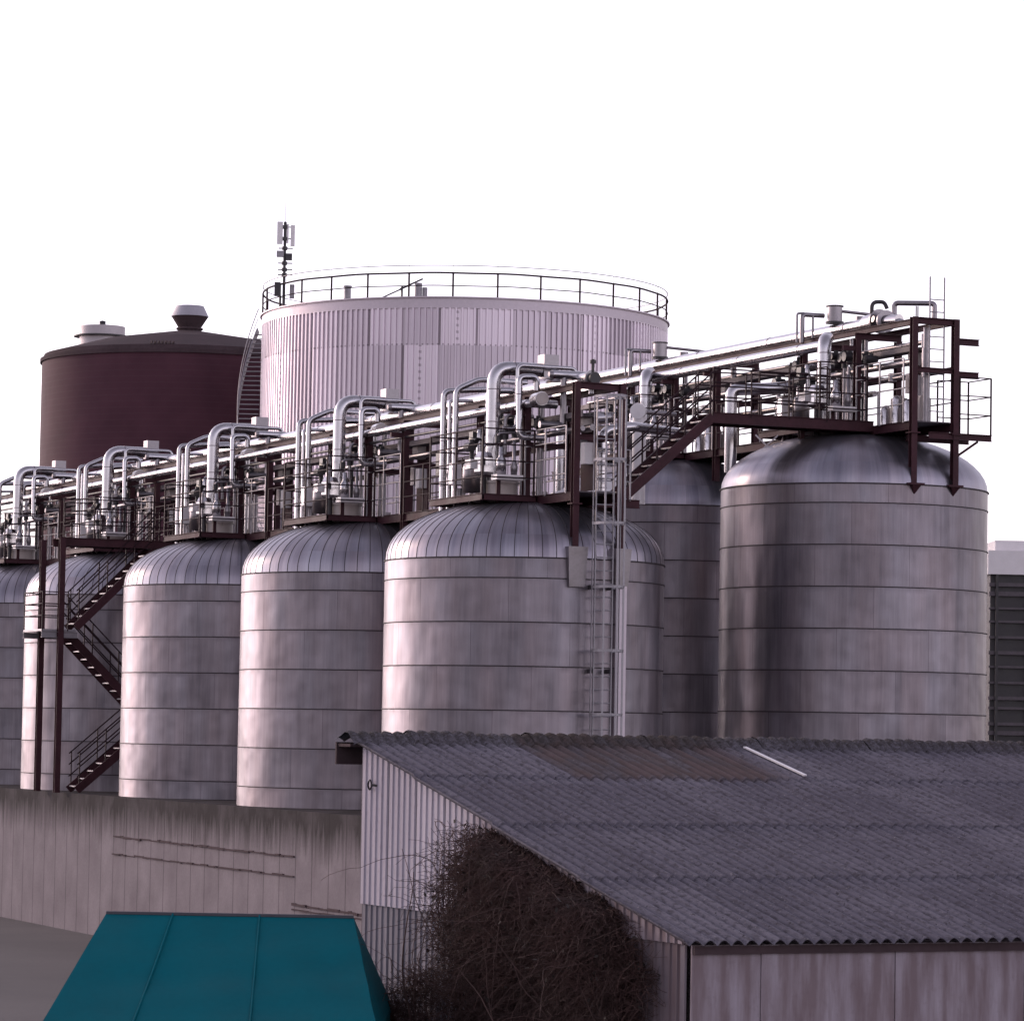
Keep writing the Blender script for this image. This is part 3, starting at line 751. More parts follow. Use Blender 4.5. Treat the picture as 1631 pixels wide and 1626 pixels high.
# ---------------- extra equipment of the tall rack
def tallset(name, cat, text, at, group, fn):
    t = thing(name, text.format(TH[0]), cat, at, group); fn(t)
    copy_tree(t, (0, PITCH, 0), text.format(TH[1])); return t
def f(t):
    x, y = ax-0.85, by+0.05
    m = MB(); m.path([(x, y, bz+5.5), (x, y, bz+7.65), (x+0.35, y+0.5, bz+7.8)], 0.165, 0.22, 24); m.build('pipe_bend', M['pipe'], t)
    bands(t, [((x, y, bz+z), (x, y, bz+z+0.022)) for z in (6.05, 7.05, 7.35)], 0.172, M['band'], 24)
tallset('standpipe', 'pipe', 'fat upright silver standpipe with rounded top in front of {}', (ax-0.85, by, bz+5.5), 'fat standpipes', f)
def f(t):
    x, y, z = ax+0.62, by+2.2, bz+8.36
    m = MB(); m.drum((x, y), 0.19, z+0.08, z+0.46, 24); m.build('drum', M['pipe_dull'], t)
    m = MB(); m.drum((x, y), 0.235, z+0.03, z+0.08, 24); m.drum((x, y), 0.225, z+0.46, z+0.49, 24); m.build('flange', M['dark'], t)
    m = MB(); m.drum((x+0.75, y, ), 0.13, z-0.05, z+0.26, 18); m.build('small_drum', M['pipe_dull'], t)
    m = MB(); m.tube((x+0.2, y, z+0.36), (x+1.4, y-0.1, z+0.30), 0.04, 10); m.build('link_pipe', M['band'], t)
tallset('vent_drum', 'drum', 'flanged vent drum on top of the thick pipe above {}', (ax+0.62, by+2.2, bz+8.36), 'flanged vent drums', f)
def f(t):
    x, y, z = ax-0.1, by+2.6, bz+7.9
    m = MB(); m.path([(x, y, z), (x, y, z+0.72), (x+0.6, y-0.05, z+0.72)], 0.06, 0.1, 12); m.build('pipe_bend', M['pipe_dull'], t)
    m = MB(); m.path([(x-0.15, y, z), (x-0.15, y, z+0.74), (x+0.05, y, z+0.76)], 0.03, 0.06, 8); m.tube((x+0.28, y-0.05, z), (x+0.28, y-0.05, z+0.7), 0.03, 8); m.build('slim_leg', M['galv'], t)
tallset('inverted_u_pipe', 'pipe', 'thin square inverted-U pipe standing over the top beam above {}', (ax-0.1, by+2.6, bz+7.9), 'inverted U pipes', f)
def f(t):
    m = MB(); m.path([(ax-2.75, by+1.35, 6.5), (ax-2.75, by+1.35, bz+6.45), (ax-1.75, by+1.2, bz+6.52), (ax-1.3, by+1.0, bz+6.56)], 0.15, 0.2, 20); m.build('pipe_bend', M['pipe'], t)
    m = MB(); m.tube((ax-1.42, by+1.05, bz+6.54), (ax-1.38, by+1.04, bz+6.55), 0.165, 20); m.build('flange', M['band'], t)
tallset('overflow_pipe', 'pipe', 'silver overflow pipe bending over at the left shoulder of {}', (ax-2.75, by+1.35, 6.5), 'overflow pipes', f)
# dark machinery massed between the columns of the tall rack
def f(t):
    q = random.Random(3)
    for i in range(11):
        x = ax+q.uniform(0.0, 0.8); y = by+q.uniform(0.6, 4.6); z = bz+q.uniform(6.5, 7.5)
        m = MB(); m.tube((x-0.15, y, z), (x+0.15, y, z), q.uniform(0.09, 0.16), 12); m.tube((x, y, z-0.25), (x, y, z+0.22), 0.07, 10)
        m.build('valve_body', M['dark'], t)
        cyl('feed_pipe', (x, y, bz+5.5), (x, y, z-0.2), q.uniform(0.03, 0.06), M['pipe_dull'], t, 10)
tallset('valve_tree', 'valve', 'dense dark tangle of valves on upright feeds in the rack over {}', (ax+0.3, by+2, bz+5.5), 'valve trees', f)
def f(t):
    for (y, w, h) in ((-2.55, 0.32, 0.62), (-2.0, 0.25, 0.42), (-1.45, 0.3, 0.7), (-0.9, 0.2, 0.5)):
        m = MB(); m.box(ax+0.35, ax+0.35+w, by+y, by+y+w, bz+5.5, bz+5.5+h); m.box(ax+0.4, ax+0.3+w, by+y+0.05, by+y+w-0.05, bz+5.5+h, bz+5.56+h)
        m.build('pump_casing', M['cream'], t)
    for (y, h) in ((-2.25, 0.5), (-1.7, 0.62), (-1.15, 0.4)):
        m = MB(); m.lathe([(0.11, 5.5), (0.11, 5.5+h), (0.06, 5.58+h), (0.001, 5.6+h)], (ax+0.2, by+y, bz), 14); m.build('motor', M['steel'], t)
    m = MB(); m.tube((ax+0.05, by-2.3, bz+6.62), (ax+0.05, by-1.2, bz+6.62), 0.055, 10); m.tube((ax+0.05, by-1.75, bz+6.55), (ax+0.05, by-1.75, bz+6.75), 0.1, 12)
    m.build('header_pipe', M['pipe_dull'], t)
    m = MB(); m.tube((ax+0.4, by-2.75, bz+5.5), (ax+0.4, by-2.75, bz+7.8), 0.07, 12); m.tube((ax+0.4, by-2.75, bz+6.6), (ax+0.4, by-2.75, bz+7.3), 0.1, 12); m.build('riser', M['pipe_dull'], t)
    cyl('riser', (ax+0.6, by-2.3, bz+5.5), (ax+0.6, by-2.3, bz+7.7), 0.06, M['pipe_dull'], t, 12)
tallset('pump_group', 'pumps', 'row of pale pumps and bright motors standing on the platform above {}', (ax+0.3, by-1.7, bz+5.5), 'rows of pumps', f)

# end fittings of the thick pipe on the tall rack
t = thing('end_valve', 'fat silver end valve with looped pipe at the right end of the tall-tank rack', 'valve', (ax+0.62, by, bz+8.2))
x, z = ax+0.62, bz+8.2
m = MB(); m.tube((x, by+0.5, z), (x, by+0.0, z+0.02), 0.235, 24); m.build('sleeve', M['pipe'], t)
m = MB(); m.tube((x, by-0.05, z+0.03), (x, by-0.12, z+0.03), 0.30, 24); m.tube((x, by-0.4, z), (x, by-0.45, z), 0.27, 24); m.build('flange', M['pipe_dull'], t)
m = MB(); m.tube((x, by-0.12, z), (x, by-0.4, z), 0.18, 20); m.tube((x, by-0.25, z), (x-0.28, by-0.25, z+0.05), 0.08, 14); m.build('valve_body', M['pipe_dull'], t)
m = MB(); m.tube((x, by-0.45, z), (x+0.1, by-0.9, z-0.02), 0.15, 20); m.lathe([(0.15, 0), (0.1, 0.06), (0.001, 0.09)], (x+0.1, by-0.9, z-0.06), 16); m.build('end_drum', M['pipe'], t)
m = MB(); m.path([(x-0.2, by-0.05, z+0.1), (x-0.2, by-0.05, z+0.5), (x+0.12, by-0.1, z+0.52), (x+0.18, by-0.15, z+0.35)], 0.05, 0.15, 12); m.build('loop_pipe', M['dark'], t)
m = MB(); m.path([(x+0.3, by-0.3, z+0.2), (x+0.3, by-0.3, z+0.48), (x+1.1, by-0.9, z+0.46), (x+1.1, by-0.9, z-0.1)], 0.065, 0.1, 12); m.build('return_pipe', M['pipe_dull'], t)
m = MB()
for k in range(2): m.tube((x+0.75+0.05*k, by-0.6, z-0.1), (x+0.75+0.05*k, by-0.6, z+0.4), 0.015, 6)
m.build('support', M['rail'], t)

# open rung ladder at the right end of the tall rack
t = thing('rung_ladder', 'slim open rung ladder rising above the right end of the tall rack', 'ladder', (ax+0.5, by-2.3, bz+5.5))
lx, ly = ax+0.52, by-3.05
for s in (-0.2, 0.2): cyl('stringer', (lx+s, ly, bz+5.5), (lx+s, ly, bz+9.0), 0.02, M['galv'], t, 8)
z = 5.75; first = None
while z < 8.75:
    if first is None: first = cyl('rung', (lx-0.2, ly, bz+z), (lx+0.2, ly, bz+z), 0.013, M['galv'], t, 8)
    else:
        c = first.copy(); COL.objects.link(c); c.location = first.location + Vector((0, 0, z-5.75))
    z += 0.3
# end valve of the low rack top pipe
t = thing('end_valve', 'small bolted end valve with upright spindle where the low thick pipe stops', 'valve', (0.62, -2.3, 8.2))
m = MB(); m.tube((0.62, -2.2, 8.17), (0.62, -2.3, 8.17), 0.2, 20); m.build('flange', M['pipe_dull'], t)
m = MB(); m.tube((0.62, -2.32, 8.17), (0.62, -2.45, 8.17), 0.14, 16); m.tube((0.62, -2.3, 8.3), (0.62, -2.3, 8.62), 0.035, 10); m.tube((0.62, -2.3, 8.52), (0.62, -2.3, 8.6), 0.075, 10); m.build('spindle', M['dark'], t)

# hooped pipe and white-capped standpipe right of the low rack
t = thing('bent_pipe', 'bright silver elbow pipe behind the caged ladder', 'pipe', (1.9, -0.6, 5.5))
m = MB(); m.path([(1.55, -0.9, 5.4), (1.55, -0.9, 7.1), (2.3, -0.9, 7.25), (4.2, 0.5, 7.3)], 0.115, 0.25, 18); m.build('pipe_bend', M['pipe'], t)
bands(t, [((1.55, -0.9, 5.55+0.2*k), (1.55, -0.9, 5.57+0.2*k)) for k in range(6)], 0.13, M['band'], 16, 'rib')
t = thing('capped_standpipe', 'pale standpipe with a round white disc cover behind the stair rail', 'pipe', (4.2, 2.0, 6.0))
m = MB(); m.tube((4.5, 3.2, 5.7), (4.5, 3.2, 7.9), 0.17, 20); m.build('standpipe', M['white'], t)
m = MB(); m.tube((4.46, 3.16, 8.02), (4.38, 3.06, 8.02), 0.20, 28); m.build('disc_cover', M['white'], t)
m = MB(); m.tube((4.5, 3.2, 7.9), (4.5, 3.2, 8.05), 0.05, 10); m.tube((4.46, 3.16, 8.02), (5.6, 3.4, 8.02), 0.06, 10); m.build('neck', M['pipe_dull'], t)
t = thing('sheet_chute', 'pale folded sheet-metal chute lying behind the caged ladder', 'chute', (2.0, 0.5, 5.6))
m = MB()
vs = [(1.25, 0.4, 5.62), (3.0, 0.6, 5.9), (3.6, 0.6, 6.35), (3.2, 1.4, 6.3), (1.25, 1.3, 5.75)]
m.add(vs+[(a, b, c-0.12) for a, b, c in vs], [(0, 1, 2, 3, 4), (9, 8, 7, 6, 5), (0, 5, 6, 1), (1, 6, 7, 2), (2, 7, 8, 3), (3, 8, 9, 4), (4, 9, 5, 0)])
m.build('chute', M['white'], t)
m = MB(); m.tube((2.2, 0.9, 4.9), (2.2, 0.9, 5.66), 0.05, 8); m.build('prop', M['brown'], t)
# platform joining the low rack to the stair
m = MB()
m.ibeam((1.0, -1.3, 5.38), (2.35, -1.3, 5.38), 0.1, 0.2); m.ibeam((1.0, 0.1, 5.38), (2.35, 0.1, 5.38), 0.1, 0.2); m.box(1.01, 2.3, -1.25, 0.05, 5.46, 5.49)
m.build('side_platform', M['brown'], RL)
m = MB(); rails(m, [(1.1, -1.3), (2.1, -1.3)], 5.5, (0.4, 0.8, 1.15), 0.018); m.build('guard_rail', M['galv'], RL)

# cream cabinet and maroon panels in the far part of the low rack
t = thing('switch_cabinet', 'cream switch cabinet between maroon panels in the rack above the zigzag stairs', 'cabinet', (0.3, 29.6, 6.5))
m = MB(); m.box(0.2, 0.45, 29.0, 29.7, 6.55, 7.35); m.build('casing', M['cream'], t)
m = MB(); m.box(0.186, 0.196, 29.06, 29.32, 6.62, 7.28); m.build('door', M['white'], t)
m = MB(); m.box(0.193, 0.199, 29.4, 29.64, 6.62, 7.28); m.build('door', M['cream'], t)
m = MB(); m.box(0.25, 0.4, 29.3, 29.4, 5.5, 6.55); m.build('post', M['brown'], t)
for i, (y, z, lab) in enumerate(((28.2, 6.0, 'maroon sheet panel right of the cream switch cabinet'), (33.5, 6.2, 'maroon sheet panel left of the cream switch cabinet'))):
    m = MB(); m.box(0.2, 0.26, y, y+1.1, 5.55, 5.55+1.2)
    tag(m.build('wind_panel', M['brown'], None, (0.2, y, 5.55)), lab, 'panel', 'maroon panels')

# ---------------- stair and bridge from the low rack to the tall rack
def stair_flight(root, p, q, width, n, side, mat=None, tread_mat=None, rail_sides=(0, 1)):
    "p, q: foot and head on the near side; side: unit vector across the flight"
    p, q, side = Vector(p), Vector(q), Vector(side)
    for s in (0, 1):
        m = MB(); m.beam(p+side*width*s, q+side*width*s, 0.05, 0.24, (0, 0, 1)); m.build('stringer', M['brown'], root)
    first = None
    for i in range(n):
        f = (i+0.5)/n; c = p.lerp(q, f)
        if first is None:
            m = MB(); d = (q-p); d.z = 0; d.normalize()
            a = c + side*0.03; b = c + side*(width-0.03)
            m.beam(a, b, 0.24, 0.035, (0, 0, 1)); first = m.build('tread', tread_mat or M['galv'], root); c0 = c
        else:
            o = first.copy(); COL.objects.link(o); o.location = first.location + (c-c0)
    for s in rail_sides:
        m = MB(); o = side*width*s
        for h in (0.4, 0.75, 1.08): m.tube(p+o+Vector((0, 0, h)), q+o+Vector((0, 0, h)), 0.02, 8)
        for f in (0.03, 0.36, 0.68, 0.97): c = p.lerp(q, f)+o; m.beam(c, c+Vector((0, 0, 1.08)), 0.04, 0.03)
        m.build('handrail', M['rail'], root)
t = thing('steel_staircase', 'brown steel staircase with landing bridge climbing from the low rack to the tall rack', 'staircase', (2.2, -0.8, 5.5))
stair_flight(t, (2.2, -0.82, 5.6), (4.5, -0.82, 7.6), 0.8, 9, (0, 1, 0))
m = MB()
for y in (-0.82, -0.02): m.ibeam((4.5, y, 7.58), (8.9, y, 7.58), 0.1, 0.26)
m.box(4.5, 8.9, -0.77, -0.07, 7.66, 7.69); m.build('bridge_deck', M['brown'], t)
m = MB(); rails(m, [(4.5, -0.82), (7.6, -0.82)], 7.68, (0.4, 0.75, 1.08), 0.02, True, 0.02, 1.1); m.build('handrail', M['rail'], t)
m = MB(); rails(m, [(4.5, -0.02), (8.4, -0.02)], 7.68, (0.4, 0.75, 1.08), 0.02, True, 0.02, 1.3); m.build('handrail', M['rail'], t)
m = MB(); rails(m, [(7.6, -0.82), (7.6, -0.3), (8.3, -0.3)], 7.68, (0.3, 0.6, 0.95, 1.3), 0.017, True, 0.018, 0.4); m.build('gate_rail', M['rail'], t)
for (x, y) in ((2.3, 0.0), (7.35, 0.0)):
    m = MB(); zz = 5.4 if x < 3 else 7.45
    zb = 4.6 if x > 3 else 4.0
    if x > 7: zb = SEAM+OFF.z+0.9
    m.ibeam((x, y, zb), (x, y, zz), 0.12, 0.12, (0, 1, 0)); m.build('column', M['brown'], t)

# ---------------- zigzag stairs at the left
t = thing('zigzag_staircase', 'brown zigzag steel staircase in front of the shaded tank at far left', 'staircase', (-2.5, 25, BASE))
yb = 25.0
m = MB()
for y in (yb, yb+0.9): m.ibeam((-3.85, y, 5.38), (-0.2, y, 5.38), 0.1, 0.24)
m.box(-3.8, -0.25, yb+0.06, yb+0.84, 5.47, 5.5); m.build('top_landing', M['brown'], t)
m = MB(); rails(m, [(-0.4, yb), (-3.8, yb)], 5.5, (0.4, 0.8, 1.15), 0.018, True, 0.02, 1.15); m.build('handrail', M['rail'], t)
for y in (yb-0.1, yb+1.9):
    m = MB(); m.ibeam((-3.85, y, BASE), (-3.85, y, 5.5), 0.17, 0.17, (0, 1, 0), 0.02); m.build('column', M['brown'], t)
side = (0, 1, 0)
stair_flight(t, (-3.35, yb, 2.85), (-0.75, yb, 5.4), 0.85, 11, side)
m = MB(); m.box(-4.4, -3.35, yb, yb+1.9, 2.72, 2.78)
m.ibeam((-4.4, yb, 2.62), (-3.3, yb, 2.62), 0.08, 0.18); m.ibeam((-4.4, yb+1.9, 2.62), (-3.3, yb+1.9, 2.62), 0.08, 0.18); m.build('landing', M['galv'], t)
m = MB(); rails(m, [(-3.35, yb+1.9), (-4.38, yb+1.9), (-4.38, yb), (-3.6, yb)], 2.78, (0.4, 0.75, 1.1), 0.02); m.build('handrail', M['rail'], t)
stair_flight(t, (-0.75, yb+1.0, 0.2), (-3.35, yb+1.0, 2.75), 0.85, 11, side)
m = MB(); m.box(-0.8, 0.3, yb, yb+1.9, 0.08, 0.14); m.build('landing', M['galv'], t)
stair_flight(t, (-3.2, yb, -1.95), (-0.8, yb, 0.1), 0.85, 9, side)
m = MB(); m.ibeam((0.2, yb+0.9, BASE), (0.2, yb+0.9, 0.08), 0.15, 0.15, (0, 1, 0)); m.build('column', M['brown'], t)

# ---------------- caged ladder
t = thing('caged_ladder', 'tall grey caged ladder fixed to the front of the nearest low tank', 'ladder', (0.4, -3.5, BASE))
lx, ly, zt = 0.40, -3.52, 7.65
for s in (-0.22, 0.22):
    m = MB(); m.beam((lx+s, ly, BASE), (lx+s, ly, zt), 0.05, 0.025); m.build('stringer', M['galv'], t)
z = BASE+0.3; first = None; z00 = z
while z < zt:
    if first is None: first = cyl('rung', (lx-0.22, ly, z), (lx+0.22, ly, z), 0.014, M['galv'], t, 8)
    else:
        o = first.copy(); COL.objects.link(o); o.location = first.location + Vector((0, 0, z-z00))
    z += 0.3
first = None
for i in range(7):
    z = zt-0.03-1.44*i
    if z < BASE+1.5: break
    if first is None:
        m = MB(); pts = []
        for j in range(13):
            a = math.pi*(j/12); pts.append((lx+0.36*math.cos(a), ly-0.12-0.62*math.sin(a)))
        pts = [(lx+0.22, ly)] + pts + [(lx-0.22, ly)]
        for a, b in zip(pts, pts[1:]): m.beam((*a, z), (*b, z), 0.012, 0.06, (0, 0, 1))
        first = m.build('cage_hoop', M['galv'], t); zh = z
    else:
        o = first.copy(); COL.objects.link(o); o.location = first.location + Vector((0, 0, z-zh))
zlow = zh-1.44*6
for j in (0, 3, 6, 9, 12):
    a = math.pi*(j/12); m = MB(); q = (lx+0.345*math.cos(a), ly-0.12-0.605*math.sin(a))
    m.beam((*q, zlow), (*q, zt), 0.045, 0.012, (0, 1, 0) if 3 <= j <= 9 else (1, 0, 0)); m.build('cage_bar', M['galv'], t)
for z in (3.3, 1.4, -0.2):
    m = MB(); m.beam((lx-0.25, ly, z), (lx-0.25, -TR+0.1, z), 0.05, 0.1, (0, 0, 1)); m.beam((lx+0.25, ly, z), (lx+0.25, -TR+0.1, z), 0.05, 0.1, (0, 0, 1)); m.build('standoff', M['dark'], t)
# pale duct plate beside the ladder
m = MB(); m.box(0.86, 1.08, -3.34, -3.16, BASE, 3.35)
tag(m.build('cable_duct', M['rim'], None, (0.97, -3.2, BASE)), 'flat pale cable duct running down the tank beside the caged ladder', 'duct')

# ---------------- big clad tank, mast, maroon tank
BT = view_pt(-2.41, 170.0); BR = 9.7; BZ = 19.6
t = thing('cladded_tank', 'huge pale tank with vertical ribbed cladding and a railed roof', 'tank', (BT.x, BT.y, GZ))
m = MB(); nrib = 216; vs = []
prof = [(0.0, 0.0), (0.52, 0.0), (0.60, 0.075), (0.92, 0.075)]
ring = []
for i in range(nrib):
    for f, d in prof:
        a = 2*math.pi*(i+f)/nrib; ring.append((math.cos(a)*(BR+d-0.045), math.sin(a)*(BR+d-0.045)))
n = len(ring)
zl = [GZ, 5.0, 11.05, 11.055, BZ-0.5]
for k, z in enumerate(zl):
    for x, y in ring: vs.append((BT.x+x, BT.y+y, z))
m.add(vs, [(k*n+i, k*n+(i+1) % n, (k+1)*n+(i+1) % n, (k+1)*n+i) for k in range(len(zl)-1) for i in range(n)], False)
m.build('wall', M['clad'], t, (BT.x, BT.y, GZ))
m = MB(); m.lathe_sharp([(BR-0.1, BZ-0.52), (BR+0.03, BZ-0.52), (BR+0.03, BZ-0.06), (BR+0.12, BZ-0.06), (BR+0.12, BZ), (BR-0.3, BZ+0.0), (0.01, BZ+0.9)], (BT.x, BT.y, 0), 128)
rf = m.build('roof', M['rim'], t, (BT.x, BT.y, BZ))
m = MB()
for h, r in ((0.5, 0.026), (1.08, 0.045)):
    m.sweep([Vector((BT.x+(BR)*math.cos(a), BT.y+(BR)*math.sin(a), BZ+h+0.01*math.sin(17*a))) for a in [2*math.pi*i/120 for i in range(121)]], [r]*121, 6, False)
for i in range(30):
    a = 2*math.pi*(i+0.3)/30; x, y = BT.x+BR*math.cos(a), BT.y+BR*math.sin(a)
    m.beam((x, y, BZ-0.05), (x, y, BZ+1.1), 0.07, 0.07)
m.build('roof_rail', M['rail'], t)
m = MB()
m.sweep([Vector((BT.x+BR*math.cos(a), BT.y+BR*math.sin(a), BZ+1.42)) for a in [2*math.pi*i/120 for i in range(121)]], [0.02]*121, 6, False)
for i in range(30):
    a = 2*math.pi*(i+0.3)/30; x, y = BT.x+BR*math.cos(a), BT.y+BR*math.sin(a)
    m.tube((x, y, BZ+1.08), (x, y, BZ+1.42), 0.01, 5)
m.build('lightning_wire', M['galv'], t)
# outside stair winding round the far left flank
st = MB(); tr = MB(); hr = []
acam = math.atan2(CAM.y-BT.y, CAM.x-BT.x)
aL = acam - math.pi/2           # flank on the camera's left
NS = 46
for i in range(NS+1):
    f = i/NS; z = 8.0 + (BZ-8.2)*f; a = aL - R(4.6)*(z-15.0)
    if i < NS:
        c, s_ = math.cos(a), math.sin(a)
        p0 = Vector((BT.x+c*(BR+0.12), BT.y+s_*(BR+0.12), z)); p1 = Vector((BT.x+c*(BR+1.05), BT.y+s_*(BR+1.05), z))
        tr.beam(p0, p1, 0.26, 0.04, (0, 0, 1))
    hr.append(Vector((BT.x+math.cos(a)*(BR+1.1), BT.y+math.sin(a)*(BR+1.1), z)))
sp = bpy.data.objects.new('spiral_stair', None); COL.objects.link(sp); sp.parent = t; WORLD0[sp.name] = origin(t)
tr.build('tread', M['galv'], sp)
for a, b in zip(hr, hr[1:]): st.beam(a, b, 0.05, 0.3, (0, 0, 1))
st.build('stringer', M['galv'], sp)
m = MB(); m.sweep([p+Vector((0, 0, 1.05)) for p in hr], [0.025]*len(hr), 6); m.sweep([p+Vector((0, 0, 0.6)) for p in hr], [0.018]*len(hr), 6)
m.build('handrail', M['galv'], sp)

# roof-top items
def roof_pt(px, d): 
    return view_pt((px-815.5)/5670*d, d, BZ)
t = thing('antenna_mast', 'slender telecom mast with white panel antennas at the left rim of the huge tank', 'antenna', roof_pt(444, 165.4))
b = roof_pt(444, 165.4); rx = Vector((CS, -SN, 0))
m = MB(); m.tube(b+Vector((0, 0, -0.3)), b+Vector((0, 0, 4.0)), 0.07, 10); m.tube(b+Vector((0, 0, 4.0)), b+Vector((0, 0, 4.9)), 0.012, 6); m.build('mast', M['dark'], t)
def mbox(x, z0, z1, w, d=0.12):
    m = MB(); c = b+rx*x; m.beam(c+Vector((0, 0, z0)), c+Vector((0, 0, z1)), w, d, (SN, CS, 0)); return m
mbox(-0.24, 2.95, 4.0, 0.26).build('panel_antenna', M['white'], t)
mbox(0.36, 2.85, 3.85, 0.2).build('panel_antenna', M['white'], t)
mbox(0.12, 3.0, 3.9, 0.1).build('panel_antenna', M['white'], t)
mbox(-0.2, 2.35, 2.62, 0.34, 0.3).build('radio_unit', M['galv'], t)
mbox(0.2, 2.2, 2.5, 0.3, 0.3).build('radio_unit', M['dark'], t)
m = MB()
for z in (1.5, 1.75, 2.05, 2.75, 3.2, 3.75): m.tube(b-rx*0.3+Vector((0, 0, z)), b+rx*0.38+Vector((0, 0, z)), 0.03, 6); m.tube(b+Vector((0, 0, z-0.08)), b+Vector((0, 0, z+0.08)), 0.13, 10)
m.build('bracket', M['dark'], t)
mbox(-0.3, 0.5, 1.15, 0.28, 0.2).build('equipment_box', M['dark'], t)
mbox(0.38, 0.4, 1.05, 0.22, 0.2).build('equipment_box', M['galv'], t)
b2 = roof_pt(640, 161.6)
t = thing('roof_davit', 'small dark davit arm and vent pots on the roof of the huge tank', 'davit', b2)
m = MB(); m.beam(b2-rx*1.2+Vector((0, 0, 0.0)), b2+rx*0.1+Vector((0, 0, 0.62)), 0.06, 0.06); m.beam(b2-rx*0.3+Vector((0, 0, 0.45)), b2+rx*0.75+Vector((0, 0, 0.95)), 0.07, 0.07)
m.beam(b2-rx*0.2, b2-rx*0.2+Vector((0, 0, 0.6)), 0.08, 0.08); m.build('arm', M['dark'], t)
m = MB(); q = b2+rx*0.55; m.drum((q.x, q.y), 0.17, BZ, BZ+0.75, 14); q = b2+rx*0.85; m.drum((q.x, q.y), 0.12, BZ, BZ+0.55, 12); m.build('vent_pot', M['galv'], t)
b3 = roof_pt(546, 162.5); m = MB(); m.drum((b3.x, b3.y), 0.16, BZ-0.1, BZ+0.62, 14)
m.drum((b3.x, b3.y), 0.2, BZ+0.62, BZ+0.68, 14)
tag(m.build('roof_vent', M['galv'], None, b3), 'small lone vent pot by the rail on the huge tank roof', 'vent')

MT = view_pt(-17.0, 185.0); MR = 7.6; MZ = 18.75
t = thing('maroon_tank', 'dark maroon round tank with a shallow roof left of the huge pale tank', 'tank', (MT.x, MT.y, GZ))
m = MB(); m.lathe([(MR, GZ), (MR, MZ-0.05)], (MT.x, MT.y, 0), 96); m.build('wall', M['maroon'], t, (MT.x, MT.y, GZ))
m = MB(); m.lathe_sharp([(MR-0.05, MZ-0.1), (MR+0.1, MZ-0.1), (MR+0.1, MZ+0.10), (MR-0.05, MZ+0.12), (MR-0.1, MZ+0.32), (MR*0.6, MZ+1.15), (0.01, MZ+1.9)], (MT.x, MT.y, 0), 96); rf = m.build('roof', M['darkroof'], t, (MT.x, MT.y, MZ))
m = MB(); c = (MT.x, MT.y, MZ+1.7)
m.lathe_sharp([(0.62, -0.1), (0.62, 0.18), (0.7, 0.18), (0.7, 0.26), (0.60, 0.3), (0.95, 0.85)], c, 28); m.build('vent_base', M['darkroof'], rf)
m = MB(); m.lathe_sharp([(0.90, 0.86), (0.99, 0.86), (0.72, 1.42), (0.001, 1.46)], c, 28); m.build('vent_hood', M['ventmetal'], rf)
m = MB()
for i in range(14):
    q = view_pt(-17.0-1.2+0.18*i, 177.6, MZ+0.35) if i < 7 else None
    if q: m.beam(q, q+Vector((0.0, 0.0, 0.12)), 0.25, 0.05)
m.build('roof_hatch', M['darkroof'], rf)
pt = view_pt(-25.4, 218.0)
t = thing('pale_far_tank', 'pale flat-topped tank peeping over the left end of the maroon tank', 'tank', (pt.x, pt.y, GZ))
m = MB(); m.lathe_sharp([(1.4, GZ), (1.4, 24.4), (0.01, 24.5)], (pt.x, pt.y, 0), 48); m.build('wall', M['paletank'], t)
m = MB(); m.drum((pt.x, pt.y), 1.75, 23.75, 23.82, 48); m.lathe([(0.2, 24.4), (0.2, 24.75), (0.001, 24.8)], (pt.x, pt.y, 0), 12); m.build('walkway', M['dark'], t)

# ---------------- plant behind the right end
t = thing('cooling_unit', 'dark louvred cooling unit with white rim at the far right behind the tall tank', 'cooling unit', view_pt(17.5, 112, GZ))
def vbox(m, x0, x1, d0, d1, z0, z1):
    c = [view_pt(x, d, z) for x in (x0, x1) for d in (d0, d1) for z in (z0, z1)]
    m.add(c, [(0, 1, 3, 2), (4, 6, 7, 5), (0, 4, 5, 1), (2, 3, 7, 6), (0, 2, 6, 4), (1, 5, 7, 3)])
m = MB(); vbox(m, 15.1, 21.0, 112, 116, GZ, 5.2); m.build('casing', M['dark'], t)
m = MB(); z = -5.5
while z < 5.0: vbox(m, 15.05, 21.05, 111.86, 111.99, z, z+rnd.uniform(0.06, 0.14)); z += rnd.choice((0.3, 0.42, 0.5))
m.build('louvre', M['grate'], t)
m = MB(); vbox(m, 15.0, 21.1, 111.8, 116.1, 5.2, 5.95); m.build('rim', M['white'], t)
m = MB(); vbox(m, 15.3, 20.5, 112.4, 115.6, 5.95, 6.3); m.build('fan_deck', M['white'], t)
m = MB()
for q in range(6): vbox(m, 15.25+q, 15.33+q, 111.78, 111.85, GZ, 5.2)
m.build('post', M['dark'], t)

